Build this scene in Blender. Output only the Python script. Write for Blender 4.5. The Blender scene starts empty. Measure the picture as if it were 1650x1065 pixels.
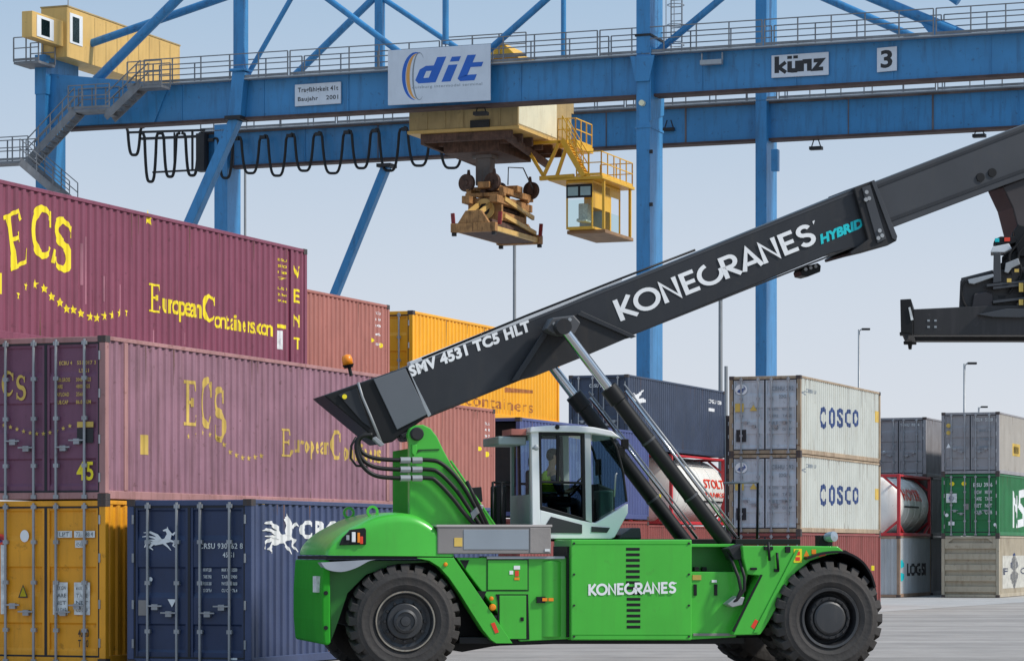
import bpy, bmesh, math, random
from math import sin, cos, pi, radians
from mathutils import Vector as V, Matrix
random.seed(7)
S = bpy.context.scene
COL = S.collection
# ---------------------------------------------------------------- camera
F, CX, HY, HC = 4700.0, 825.0, 882.0, 2.1          # focal length / principal column / horizon row (photo pixels), eye height
cam = bpy.data.cameras.new('camera'); camo = bpy.data.objects.new('camera', cam); COL.objects.link(camo)
camo.location = (0, 0, HC); camo.rotation_euler = (radians(90), 0, 0)
cam.sensor_width = 36; cam.lens = 36*F/1650; cam.shift_y = (HY-532.5)/1650
cam.clip_start = .5; cam.clip_end = 6000
S.camera = camo
# ---------------------------------------------------------------- light
SUN_EL, SUN_DIR = radians(44), V((.97, -.24, 0)).normalized()
W = bpy.data.worlds.new('World'); S.world = W; W.use_nodes = True
nt = W.node_tree; bg = nt.nodes['Background']
sky = nt.nodes.new('ShaderNodeTexSky'); sky.sky_type = 'NISHITA'; sky.sun_disc = False
sky.sun_elevation = SUN_EL; sky.sun_rotation = math.atan2(SUN_DIR.x, SUN_DIR.y)
sky.air_density = 1.0; sky.dust_density = 1.0; sky.ozone_density = 1.5; sky.altitude = 0
SKYS = .13
tcw = nt.nodes.new('ShaderNodeTexCoord'); sx = nt.nodes.new('ShaderNodeSeparateXYZ'); nt.links.new(tcw.outputs['Generated'], sx.inputs[0])
cr_ = nt.nodes.new('ShaderNodeValToRGB'); nt.links.new(sx.outputs[2], cr_.inputs[0])     # milky air near the horizon, paler blue above
e = cr_.color_ramp.elements; e[0].position = 0; e[0].color = (.75, .77, .815, 1); e[1].position = .21; e[1].color = (.36, .52, .71, 1)
q = e.new(.09); q.color = (.62, .69, .79, 1)
sc_ = nt.nodes.new('ShaderNodeVectorMath'); sc_.operation = 'SCALE'; sc_.inputs['Scale'].default_value = 1/SKYS; nt.links.new(cr_.outputs[0], sc_.inputs[0])
up = nt.nodes.new('ShaderNodeMapRange'); nt.links.new(sx.outputs[2], up.inputs[0]); up.inputs[1].default_value = .22; up.inputs[2].default_value = .6; up.inputs[3].default_value = 1/SKYS; up.inputs[4].default_value = 1.35/SKYS; nt.links.new(up.outputs[0], sc_.inputs['Scale'])   # thin bright overcast higher up
fm = nt.nodes.new('ShaderNodeMapRange'); nt.links.new(sx.outputs[2], fm.inputs[0]); fm.inputs[1].default_value = .15; fm.inputs[2].default_value = .6; fm.inputs[3].default_value = .97; fm.inputs[4].default_value = .75
mxw = nt.nodes.new('ShaderNodeMix'); mxw.data_type = 'RGBA'; nt.links.new(fm.outputs[0], mxw.inputs['Factor']); nt.links.new(sky.outputs[0], mxw.inputs[6]); nt.links.new(sc_.outputs[0], mxw.inputs[7])
nt.links.new(mxw.outputs[2], bg.inputs[0]); bg.inputs[1].default_value = SKYS
sl = bpy.data.lights.new('sun', 'SUN'); sl.energy = 3.5; sl.angle = radians(5); sl.color = (1, .95, .88)
so = bpy.data.objects.new('sun', sl); COL.objects.link(so)
sd = V((SUN_DIR.x*cos(SUN_EL), SUN_DIR.y*cos(SUN_EL), sin(SUN_EL)))
so.rotation_euler = sd.to_track_quat('Z', 'Y').to_euler(); so.location = (0, 0, 60)
S.view_settings.view_transform = 'Standard'; S.view_settings.look = 'None'
S.view_settings.exposure = 0.0; S.view_settings.gamma = 1
# ---------------------------------------------------------------- materials
def lin(h):
    r = []
    for i in (0, 2, 4):
        c = int(h[i:i+2], 16)/255
        r.append(c/12.92 if c <= .04045 else ((c+.055)/1.055)**2.4)
    return (*r, 1)
MATS = {}
def mat(name, col, rough=.5, metal=0, dirt=0, dirtcol='6b4a32', vary=.12, bump=0, coat=0, scale=1.0, spec=.5):
    if name in MATS: return MATS[name]
    m = bpy.data.materials.new(name); m.use_nodes = True; MATS[name] = m
    n = m.node_tree.nodes; l = m.node_tree.links; p = n['Principled BSDF']
    c = lin(col) if isinstance(col, str) else (*col, 1)
    p.inputs['Roughness'].default_value = rough; p.inputs['Metallic'].default_value = metal
    p.inputs['Specular IOR Level'].default_value = spec
    if coat: p.inputs['Coat Weight'].default_value = coat; p.inputs['Coat Roughness'].default_value = .12
    tc = n.new('ShaderNodeTexCoord')
    nz = n.new('ShaderNodeTexNoise'); nz.inputs['Scale'].default_value = 1.3*scale; nz.inputs['Detail'].default_value = 6
    l.new(tc.outputs['Object'], nz.inputs['Vector'])
    mr = n.new('ShaderNodeMapRange'); mr.inputs[1].default_value = .3; mr.inputs[2].default_value = .7
    mr.inputs[3].default_value = 1-vary; mr.inputs[4].default_value = 1+vary
    l.new(nz.outputs[0], mr.inputs[0])
    mx = n.new('ShaderNodeVectorMath'); mx.operation = 'SCALE'; mx.inputs[0].default_value = c[:3]
    l.new(mr.outputs[0], mx.inputs['Scale']); out = mx.outputs[0]
    if dirt:
        mp = n.new('ShaderNodeMapping'); mp.inputs['Scale'].default_value = (3.2*scale, 3.2*scale, .35*scale)
        l.new(tc.outputs['Object'], mp.inputs[0])
        st = n.new('ShaderNodeTexNoise'); st.inputs['Scale'].default_value = 1.6; st.inputs['Detail'].default_value = 8; st.inputs['Roughness'].default_value = .65
        l.new(mp.outputs[0], st.inputs['Vector'])
        r1 = n.new('ShaderNodeMapRange'); r1.inputs[1].default_value = .50; r1.inputs[2].default_value = .74; r1.inputs[4].default_value = dirt
        l.new(st.outputs[0], r1.inputs[0])
        sp = n.new('ShaderNodeTexNoise'); sp.inputs['Scale'].default_value = 5*scale; sp.inputs['Detail'].default_value = 8; sp.inputs['Roughness'].default_value = .7
        l.new(tc.outputs['Object'], sp.inputs['Vector'])
        r2 = n.new('ShaderNodeMapRange'); r2.inputs[1].default_value = .60; r2.inputs[2].default_value = .66; r2.inputs[4].default_value = dirt
        l.new(sp.outputs[0], r2.inputs[0])
        ad = n.new('ShaderNodeMath'); ad.operation = 'MAXIMUM'; l.new(r1.outputs[0], ad.inputs[0]); l.new(r2.outputs[0], ad.inputs[1])
        mc = n.new('ShaderNodeMix'); mc.data_type = 'RGBA'; l.new(ad.outputs[0], mc.inputs['Factor'])
        l.new(out, mc.inputs[6]); mc.inputs[7].default_value = lin(dirtcol); out = mc.outputs[2]
        rr = n.new('ShaderNodeMapRange'); rr.inputs[3].default_value = rough; rr.inputs[4].default_value = min(1, rough+.3); l.new(ad.outputs[0], rr.inputs[0]); l.new(rr.outputs[0], p.inputs['Roughness'])
    l.new(out, p.inputs['Base Color'])
    if bump:
        bn = n.new('ShaderNodeTexNoise'); bn.inputs['Scale'].default_value = 14*scale; bn.inputs['Detail'].default_value = 5
        l.new(tc.outputs['Object'], bn.inputs['Vector'])
        b = n.new('ShaderNodeBump'); b.inputs['Strength'].default_value = bump; b.inputs['Distance'].default_value = .02
        l.new(bn.outputs[0], b.inputs['Height']); l.new(b.outputs[0], p.inputs['Normal'])
    return m
def emat(name, col, e):
    m = mat(name, col, .3, vary=0); p = m.node_tree.nodes['Principled BSDF']
    p.inputs['Emission Color'].default_value = lin(col); p.inputs['Emission Strength'].default_value = e; return m
def glass(name, tint, refl=.1):
    m = bpy.data.materials.new(name); m.use_nodes = True; n = m.node_tree.nodes; l = m.node_tree.links
    n.remove(n['Principled BSDF']); t = n.new('ShaderNodeBsdfTransparent'); t.inputs[0].default_value = lin(tint)
    g = n.new('ShaderNodeBsdfGlossy'); g.inputs[0].default_value = (.9, .95, 1, 1); g.inputs[1].default_value = .03
    f = n.new('ShaderNodeValue'); f.outputs[0].default_value = -.008
    a = n.new('ShaderNodeMath'); a.inputs[1].default_value = refl; a.use_clamp = True; l.new(f.outputs[0], a.inputs[0])
    x = n.new('ShaderNodeMixShader'); l.new(a.outputs[0], x.inputs[0]); l.new(t.outputs[0], x.inputs[1]); l.new(g.outputs[0], x.inputs[2])
    l.new(x.outputs[0], n['Material Output'].inputs[0]); return m
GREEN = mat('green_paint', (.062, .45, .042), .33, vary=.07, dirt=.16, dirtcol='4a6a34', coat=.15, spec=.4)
GREENM = mat('matt_shaded_green', (.03, .29, .026), .6, vary=.08, dirt=.15, dirtcol='3a5a28', spec=.05)  # matt, darker copy of the green: shade of the rear faces put into colour
BOOM = mat('charcoal_paint', (.026, .028, .033), .42, vary=.12, dirt=.2, dirtcol='45423e', spec=.35)
BOOM2 = mat('slate_paint', (.052, .055, .062), .42, vary=.1, dirt=.15, dirtcol='4b4844', spec=.35)
BLACK = mat('black_paint', (.008, .008, .009), .5, vary=.2, spec=.3)
DARK = mat('dark_steel', (.02, .02, .022), .55, vary=.3, spec=.35, dirt=.3, dirtcol='4a4038')
RUBBER = mat('tyre_rubber', (.040, .036, .034), .8, vary=.25, dirt=.35, dirtcol='5a5048', bump=.5)
CHROME = mat('chrome', (.55, .56, .58), .16, 1, vary=.03)
STEEL = mat('galvanised_steel', (.34, .35, .36), .5, .4, vary=.15, dirt=.2, dirtcol='6a5a4a')
RAILS = mat('rail_steel', (.20, .205, .215), .6, .2, vary=.2, dirt=.3, dirtcol='5a4a40')
ALU = mat('grey_box_paint', (.33, .35, .37), .4, .2, vary=.08, dirt=.15, dirtcol='8a8074')
TAUPE = mat('taupe_paint', (.23, .21, .20), .5, vary=.1)
WHITE = mat('white_paint', (.76, .77, .77), .35, vary=.04, coat=.3)
WHITEL = mat('white_lettering', (.80, .80, .80), .5, vary=.05)
CYAN = mat('cyan_lettering', (.0, .52, .56), .5, vary=0)
YEL = mat('yellow_lettering', (.88, .70, .015), .5, vary=.05)
YELF = mat('faded_yellow_lettering', (.62, .42, .09), .6, vary=.3)
ORANGE = mat('orange_plastic', (.85, .25, .01), .35, vary=.05)
REDP = mat('red_plastic', (.75, .05, .02), .35, vary=.05)
CRANE = mat('crane_blue_paint', (.034, .215, .46), .42, vary=.08, dirt=.5, dirtcol='33455a', scale=.8, coat=.1)
RUST = mat('rusty_rail', (.075, .045, .04), .8, vary=.4)
CRY = mat('crane_yellow_paint', (.66, .42, .13), .5, vary=.08, dirt=.3, dirtcol='7a5c34', scale=.6)
CRYD = mat('dusty_yellow_paint', (.42, .30, .13), .6, vary=.15, dirt=.4, dirtcol='5a4630', scale=.7)
CABY = mat('cab_yellow_paint', (.75, .42, .03), .45, vary=.06, dirt=.15)
RUSTO = mat('rusty_orange_paint', (.40, .20, .07), .7, vary=.3, dirt=.95, dirtcol='2e1a14', scale=2.6)
RUSTD = mat('dark_rust', (.10, .055, .04), .8, vary=.4, dirt=.6, dirtcol='1c1210', scale=3)
CREAM = mat('cream_paint', (.74, .68, .48), .5, vary=.06, dirt=.25, dirtcol='a08050')
SIGNW = mat('white_sign_sheet', (.62, .66, .72), .45, vary=.05, dirt=.12, dirtcol='8a8f96')
BLUEL = mat('blue_lettering', (.01, .11, .48), .4, vary=.05)
BLACKL = mat('black_lettering', (.015, .015, .018), .5, vary=0)
GREYL = mat('grey_lettering', (.22, .25, .28), .5, vary=0)
NAVYL = mat('navy_lettering', (.02, .05, .17), .5, vary=.2)
GLASS = glass('cab_glass', 'f2faf8', .03)
GLASSD = glass('dark_glass', '9aa8ac', .005)
GLASSQ = glass('teal_glass', 'b4cac8', .01)
CABLE = mat('cable_rubber', (.014, .013, .013), .5, spec=.3)
SEAT = mat('seat_fabric', (.03, .03, .035), .8)
SKIN = mat('skin', (.50, .27, .18), .5)
HAIR = mat('brown_hair', (.05, .03, .02), .7)
HIVIS = mat('hi_vis_yellow', (.65, .90, .03), .6)
CLOTH = mat('navy_cloth', (.03, .04, .08), .8)
# ---------------------------------------------------------------- mesh builder
class MB:
    def __init__(s): s.v = []; s.f = []
    def add(s, vs, fs):
        b = len(s.v); s.v += [tuple(p) for p in vs]; s.f += [tuple(b+i for i in f) for f in fs]; return s
    def box(s, x0, x1, y0, y1, z0, z1):
        return s.add([(x0,y0,z0),(x1,y0,z0),(x1,y1,z0),(x0,y1,z0),(x0,y0,z1),(x1,y0,z1),(x1,y1,z1),(x0,y1,z1)],
                     [(3,2,1,0),(4,5,6,7),(0,1,5,4),(1,2,6,5),(2,3,7,6),(3,0,4,7)])
    def prism(s, pts, vec):                       # planar outline (3D) pushed along vec
        n = len(pts); vec = V(vec); A = [V(p) for p in pts]
        nn = V((0,0,0))
        for i in range(n): nn += A[i].cross(A[(i+1) % n])
        if nn.dot(vec) > 0: A.reverse()
        B = [p+vec for p in A]
        fs = [tuple(range(n)), tuple(range(2*n-1, n-1, -1))]+[((i+1) % n, i, n+i, n+(i+1) % n) for i in range(n)]
        return s.add(A+B, fs)
    def beam(s, p, q, w, h=None, up=(0,0,1)):
        h = h or w; p = V(p); q = V(q); d = (q-p).normalized(); u = V(up)
        if abs(d.dot(u)) > .98: u = V((1,0,0))
        a = d.cross(u).normalized(); b = a.cross(d)
        c = [a*w/2*i+b*h/2*j for i, j in ((-1,-1),(1,-1),(1,1),(-1,1))]
        return s.add([p+k for k in c]+[q+k for k in c], [(3,2,1,0),(4,5,6,7),(0,1,5,4),(1,2,6,5),(2,3,7,6),(3,0,4,7)])
    def tube(s, pts, r, n=8, cap=True):
        P = [V(p) for p in pts]; m = len(P); rr = r if isinstance(r, (list, tuple)) else [r]*m
        t = (P[1]-P[0]).normalized(); u = V((0,0,1)) if abs(t.z) < .9 else V((1,0,0)); a = t.cross(u).normalized(); vs = []
        for i in range(m):
            t = (P[min(i+1, m-1)]-P[max(i-1, 0)]).normalized(); a = (a-t*a.dot(t)).normalized(); b = t.cross(a)
            vs += [P[i]+(a*cos(2*pi*k/n)+b*sin(2*pi*k/n))*rr[i] for k in range(n)]
        fs = [(i*n+k, i*n+(k+1) % n, (i+1)*n+(k+1) % n, (i+1)*n+k) for i in range(m-1) for k in range(n)]
        if cap: fs += [tuple(range(n-1, -1, -1)), tuple(range((m-1)*n, m*n))]
        return s.add(vs, fs)
    def lathe(s, prof, n=48, c=(0,0,0), a0=0):     # prof [(r, y)] around local y axis
        m = len(prof); vs = [(c[0]+r*cos(2*pi*k/n+a0), c[1]+y, c[2]+r*sin(2*pi*k/n+a0)) for r, y in prof for k in range(n)]
        return s.add(vs, [(i*n+k, (i+1)*n+k, (i+1)*n+(k+1) % n, i*n+(k+1) % n) for i in range(m-1) for k in range(n)])
    def lathe_ax(s, prof, p, d, n=20):             # prof [(r, t)] around axis d from p
        d = V(d).normalized(); u = V((0,0,1)) if abs(d.z) < .9 else V((1,0,0)); a = d.cross(u).normalized(); b = d.cross(a); p = V(p); m = len(prof)
        vs = [p+d*t+(a*cos(2*pi*k/n)+b*sin(2*pi*k/n))*r for r, t in prof for k in range(n)]
        return s.add(vs, [(i*n+k, i*n+(k+1) % n, (i+1)*n+(k+1) % n, (i+1)*n+k) for i in range(m-1) for k in range(n)])
    def sphere(s, c, r, n=14, sc=(1,1,1)):
        vs = []; fs = []
        for i in range(n//2+1):
            th = pi*i/(n//2)
            for k in range(n): vs.append((c[0]+r*sc[0]*sin(th)*cos(2*pi*k/n), c[1]+r*sc[1]*sin(th)*sin(2*pi*k/n), c[2]+r*sc[2]*cos(th)))
        for i in range(n//2):
            for k in range(n): fs.append((i*n+k, (i+1)*n+k, (i+1)*n+(k+1) % n, i*n+(k+1) % n))
        return s.add(vs, fs)
    def build(s, name, m, parent=None, bevel=0, smooth=False, seg=2, label=None):
        me = bpy.data.meshes.new(name); me.from_pydata(s.v, [], s.f); me.update()
        if isinstance(m, (list, tuple)):
            for q in m: me.materials.append(q)
        else: me.materials.append(m)
        if smooth:
            for p in me.polygons: p.use_smooth = True
        o = bpy.data.objects.new(name, me); COL.objects.link(o)
        if parent: o.parent = parent
        if bevel:
            b = o.modifiers.new('b', 'BEVEL'); b.width = bevel; b.segments = seg; b.limit_method = 'ANGLE'; b.angle_limit = radians(35)
        if smooth and smooth != True:
            pass
        if label: o['label'] = label
        return o
def autosm(o, ang=40):
    me = o.data; me.polygons.foreach_set('use_smooth', [True]*len(me.polygons))
    me.set_sharp_from_angle(angle=radians(ang)); return o
def thing(name, label, cat, loc=(0,0,0), rz=0, group=None):
    o = bpy.data.objects.new(name, None); COL.objects.link(o); o.location = loc; o.rotation_euler = (0,0,rz); o.empty_display_size = .3
    o['label'] = label; o['category'] = cat
    if group: o['group'] = group
    return o
def tag(o, label, cat, group=None):
    o['label'] = label; o['category'] = cat
    if group: o['group'] = group
    return o
def empty(name, parent): 
    o = bpy.data.objects.new(name, None); COL.objects.link(o); o.parent = parent; return o
# ---------------------------------------------------------------- writing
_T = {}
def text_geo(s, bold=0.0, shear=0.0, space=1.0):
    k = (s, bold, shear, space)
    if k in _T: return _T[k]
    c = bpy.data.curves.new('t', 'FONT'); c.body = s; c.offset = bold; c.shear = shear; c.space_character = space; c.resolution_u = 3
    o = bpy.data.objects.new('t', c); me = bpy.data.meshes.new_from_object(o)
    vs = [(v.co.x, v.co.y) for v in me.vertices]; fs = [tuple(p.vertices) for p in me.polygons]
    x0 = min(v[0] for v in vs); x1 = max(v[0] for v in vs); y0 = min(v[1] for v in vs); y1 = max(v[1] for v in vs)
    g = ([((a-x0)/(x1-x0), (b-y0)/(y1-y0), 0) for a, b in vs], fs)
    bpy.data.objects.remove(o); bpy.data.curves.remove(c); bpy.data.meshes.remove(me)
    _T[k] = g; return g
def ribbon(pts, w, closed=False, lift=0.0):
    P = [V((p[0], p[1])) for p in pts]; n = len(P); ws = w if isinstance(w, (list, tuple)) else [w]*n; vs = []
    for i in range(n):
        a = P[(i-1) % n] if (closed or i > 0) else None; b = P[(i+1) % n] if (closed or i < n-1) else None
        d1 = (P[i]-a).normalized() if a is not None else None; d2 = (b-P[i]).normalized() if b is not None else None
        if d1 is None: d1 = d2
        if d2 is None: d2 = d1
        n1 = V((-d1.y, d1.x)); n2 = V((-d2.y, d2.x)); m = (n1+n2)
        m = m/max(.35, m.length_squared/2) if m.length > .1 else n1
        vs += [tuple(P[i]+m*ws[i]/2)+(lift,), tuple(P[i]-m*ws[i]/2)+(lift,)]
    fs = [(2*i, 2*i+1, 2*((i+1) % n)+1, 2*((i+1) % n)) for i in range(n if closed else n-1)]
    return vs, fs
def arc(cx, cy, rx, ry, a0, a1, n=14): return [(cx+rx*cos(radians(a0+(a1-a0)*i/n)), cy+ry*sin(radians(a0+(a1-a0)*i/n))) for i in range(n+1)]
def strokes(L):                                     # list of (pts, w, closed)
    vs = []; fs = []
    for k, (p, w, c) in enumerate(L):
        a, b = ribbon(p, w, c, k*.0012); o = len(vs); vs += a; fs += [tuple(o+i for i in f) for f in b]
    return vs, fs
def norm(g):
    vs, fs = g; x0 = min(v[0] for v in vs); x1 = max(v[0] for v in vs); y0 = min(v[1] for v in vs); y1 = max(v[1] for v in vs)
    return [((a-x0)/(x1-x0), (b-y0)/(y1-y0), c) for a, b, c in vs], fs
def logo_word(t0):                                   # heavy geometric capitals used on the machine
    L = []; x = 0
    for ch in 'KONECRANES':
        if ch == 'K': L += [([(x+.08,0),(x+.08,1)],t0,0), ([(x+.60,1),(x+.18,.47),(x+.66,0)],t0,0)]; x += .72
        if ch == 'O': L += [(arc(x+.45,.5,.42,.43,0,345,23),t0,1)]; x += 1.0
        if ch == 'N': L += [([(x+.08,0),(x+.08,.93),(x+.62,.07),(x+.62,1)],t0,0)]; x += .82
        if ch == 'E': L += [([(x+.55,.92),(x+.08,.92),(x+.08,.08),(x+.57,.08)],t0,0), ([(x+.1,.5),(x+.5,.5)],t0,0)]; x += .66
        if ch == 'C': L += [(arc(x+.45,.5,.42,.43,100,372,20),t0,0)]; x += .90
        if ch == 'R': L += [([(x+.08,0),(x+.08,.93),(x+.36,.93)]+arc(x+.36,.70,.21,.23,75,-80,8)+[(x+.2,.47),(x+.62,0)],t0,0)]; x += .72
        if ch == 'A': L += [([(x+.03,0),(x+.38,.95),(x+.73,0)],t0,0), ([(x+.2,.27),(x+.56,.27)],t0,0)]; x += .80
        if ch == 'S': L += [(arc(x+.32,.73,.22,.20,20,270,12)+arc(x+.32,.29,.24,.22,90,-160,12)[1:],t0,0)]; x += .66
    return norm(strokes(L))
LOGO = logo_word(.175); LOGO_B = logo_word(.21)
def serif(ch, x=0, t=.125):
    if ch == 'E': return [([(x+.2,0),(x+.2,1)],t*1.4,0), ([(x+.05,.97),(x+.55,.97),(x+.6,.78)],t*.6,0), ([(x+.05,.03),(x+.6,.03),(x+.68,.25)],t*.6,0), ([(x+.2,.52),(x+.45,.52)],t*.6,0), ([(x+.45,.42),(x+.45,.62)],t*.6,0)]
    if ch == 'C': return [(arc(x+.42,.5,.36,.47,35,325,22), [t*(.5+1.1*abs(sin(pi*i/22))) for i in range(23)],0), ([(x+.73,.62),(x+.73,.95)],t*.5,0)]
    if ch == 'S': return [(arc(x+.32,.75,.23,.23,25,260,12)+arc(x+.32,.27,.25,.25,80,-155,12)[1:], [t*(.5+1.0*sin(pi*i/24)) for i in range(25)],0), ([(x+.55,.72),(x+.55,.98)],t*.5,0), ([(x+.06,.02),(x+.06,.3)],t*.5,0)]
def put(mb, g, BL, BR, TL, off=0.004, nrm=None):
    BL, BR, TL = V(BL), V(BR), V(TL); e = BR-BL; u = TL-BL
    n = V(nrm).normalized() if nrm else e.cross(u).normalized()
    return mb.add([BL+e*a+u*b+n*(off+c) for a, b, c in g[0]], g[1])
def star(r=.5): return [(.5+(r if i % 2 == 0 else r*.42)*cos(pi/2+i*pi/5), .5+(r if i % 2 == 0 else r*.42)*sin(pi/2+i*pi/5), 0) for i in range(10)]+[(.5,.5,0)], [(i, (i+1) % 10, 10) for i in range(10)]
RECT = ([(0,0,0),(1,0,0),(1,1,0),(0,1,0)], [(0,1,2,3)])
TRI = ([(0,0,0),(1,0,0),(.5,1,0)], [(0,1,2)])
DISC = ([(.5+.5*cos(2*pi*i/16), .5+.5*sin(2*pi*i/16), 0) for i in range(16)], [tuple(range(16))])
# ---------------------------------------------------------------- yard axes
VPX = 2580.0; PHI = math.atan((VPX-CX)/F); SP, CP = sin(PHI), cos(PHI)
def rx(x): return (x-CX)/F
def Zu(x, u): return u/(rx(x)*SP+CP)
def Zv(x, v): return v/(rx(x)*CP-SP)
def v_of(x, s): Z = F/s; return Z*(rx(x)*CP-SP)
def u_at(x, v): Z = Zv(x, v); return Z*(rx(x)*SP+CP)
def v_at(x, u): Z = Zu(x, u); return Z*(rx(x)*CP-SP)
def z_at(y, Z): return HC+(HY-y)/F*Z
def world(v, u, z=0): return V((v*CP+u*SP, -v*SP+u*CP, z))
# ================================================================ SETTING
g = MB().add([(-1500,-60,0),(1500,-60,0),(1500,3000,0),(-1500,3000,0)], [(0,1,2,3)])
gm = mat('asphalt', (.33, .298, .270), .85, vary=.12, dirt=.4, dirtcol='7e7874', bump=.4, scale=.6)
n_ = gm.node_tree.nodes; l_ = gm.node_tree.links; p_ = n_['Principled BSDF']; src = p_.inputs['Base Color'].links[0].from_socket
tc9 = n_.new('ShaderNodeTexCoord'); mp9 = n_.new('ShaderNodeMapping'); mp9.inputs['Scale'].default_value = (.035, .5, 1); mp9.inputs['Rotation'].default_value = (0, 0, radians(8)); nz9 = n_.new('ShaderNodeTexNoise'); nz9.inputs['Scale'].default_value = 1; nz9.inputs['Detail'].default_value = 7; nz9.inputs['Distortion'].default_value = .6
l_.new(tc9.outputs['Object'], mp9.inputs[0]); l_.new(mp9.outputs[0], nz9.inputs['Vector']); mr9 = n_.new('ShaderNodeMapRange'); mr9.inputs[1].default_value = .35; mr9.inputs[2].default_value = .65; mr9.inputs[3].default_value = .76; mr9.inputs[4].default_value = 1.12
l_.new(nz9.outputs[0], mr9.inputs[0]); vs9 = n_.new('ShaderNodeVectorMath'); vs9.operation = 'SCALE'; l_.new(src, vs9.inputs[0]); l_.new(mr9.outputs[0], vs9.inputs['Scale']); l_.new(vs9.outputs[0], p_.inputs['Base Color'])
o = g.build('ground', gm); o['kind'] = 'structure'
def gpx(x, y, h=.005): Z = HC*F/(y-HY); return V((rx(x)*Z, Z, h))
k = MB(); k.add([gpx(1100,1006), gpx(1425,985), gpx(1650,970), gpx(1900,955), (260,400,.005), (-60,400,.005), (-60,115,.005)], [(0,1,2,3,4,5,6)])
o = k.build('pale_ground', mat('pale_ground_surface', (.40,.385,.37), .85, vary=.1, dirt=.5, dirtcol='8a847c', scale=.4)); o['kind'] = 'structure'  # paler ground area running back from a slanted front edge
# ================================================================ CONTAINERS
PITCH = .28
WB = (0, .36, .48, .88)                              # flat | flank | inner flat | flank
def wave(t, depth=.035):                            # t position along the wall -> depth below the outer flat
    q = (t/PITCH) % 1
    if q > .99999: q = 0
    if q < WB[1]: return 0
    if q < WB[2]: return depth*(q-WB[1])/(WB[2]-WB[1])
    if q < WB[3]: return depth
    return depth*(1-q)/(1-WB[3])
def breaks(a, b):
    return [(i+f)*PITCH for i in range(math.floor(a/PITCH)-1, math.ceil(b/PITCH)+1) for f in WB if a+1e-5 < (i+f)*PITCH < b-1e-5]
def wave_pts(a, b): return [a]+breaks(a, b)+[b]
def lettering_bm(geos, L):
    """geos: list of (geo, y0, z0, w, h) on the +x wall; folded onto the corrugation"""
    bm = bmesh.new()
    for g, y0, z0, w, h in geos:
        if len(g[0]) < 3: continue
        vs = [bm.verts.new((g0[2], y0+g0[0]*w, z0+g0[1]*h)) for g0 in g[0]]
        for f in g[1]:
            try: bm.faces.new([vs[i] for i in f])
            except ValueError: pass
    ys = [v.co.y for v in bm.verts]
    for yb in breaks(min(ys), max(ys)):
        bmesh.ops.bisect_plane(bm, geom=bm.verts[:]+bm.edges[:]+bm.faces[:], plane_co=(0, yb, 0), plane_no=(0,1,0))
    for v in bm.verts: v.co.x = 1.2-wave(v.co.y)+.005+v.co.x
    me = bpy.data.meshes.new('lettering'); bm.to_mesh(me); bm.free(); return me
GAL = mat('locking_bar_steel', (.34,.35,.37), .45, .5, vary=.15, dirt=.3)
GASK = mat('rubber_gasket', (.02,.02,.025), .7)
CAST = mat('casting_steel', (.06,.05,.05), .7, vary=.3, dirt=.5)
castm = MB()
castm.box(-.081,.081,-.089,.089,0,.118).box(-.083,.083,-.04,.04,.03,.09).box(-.04,.04,-.091,.091,.03,.09)
_cm = None
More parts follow.
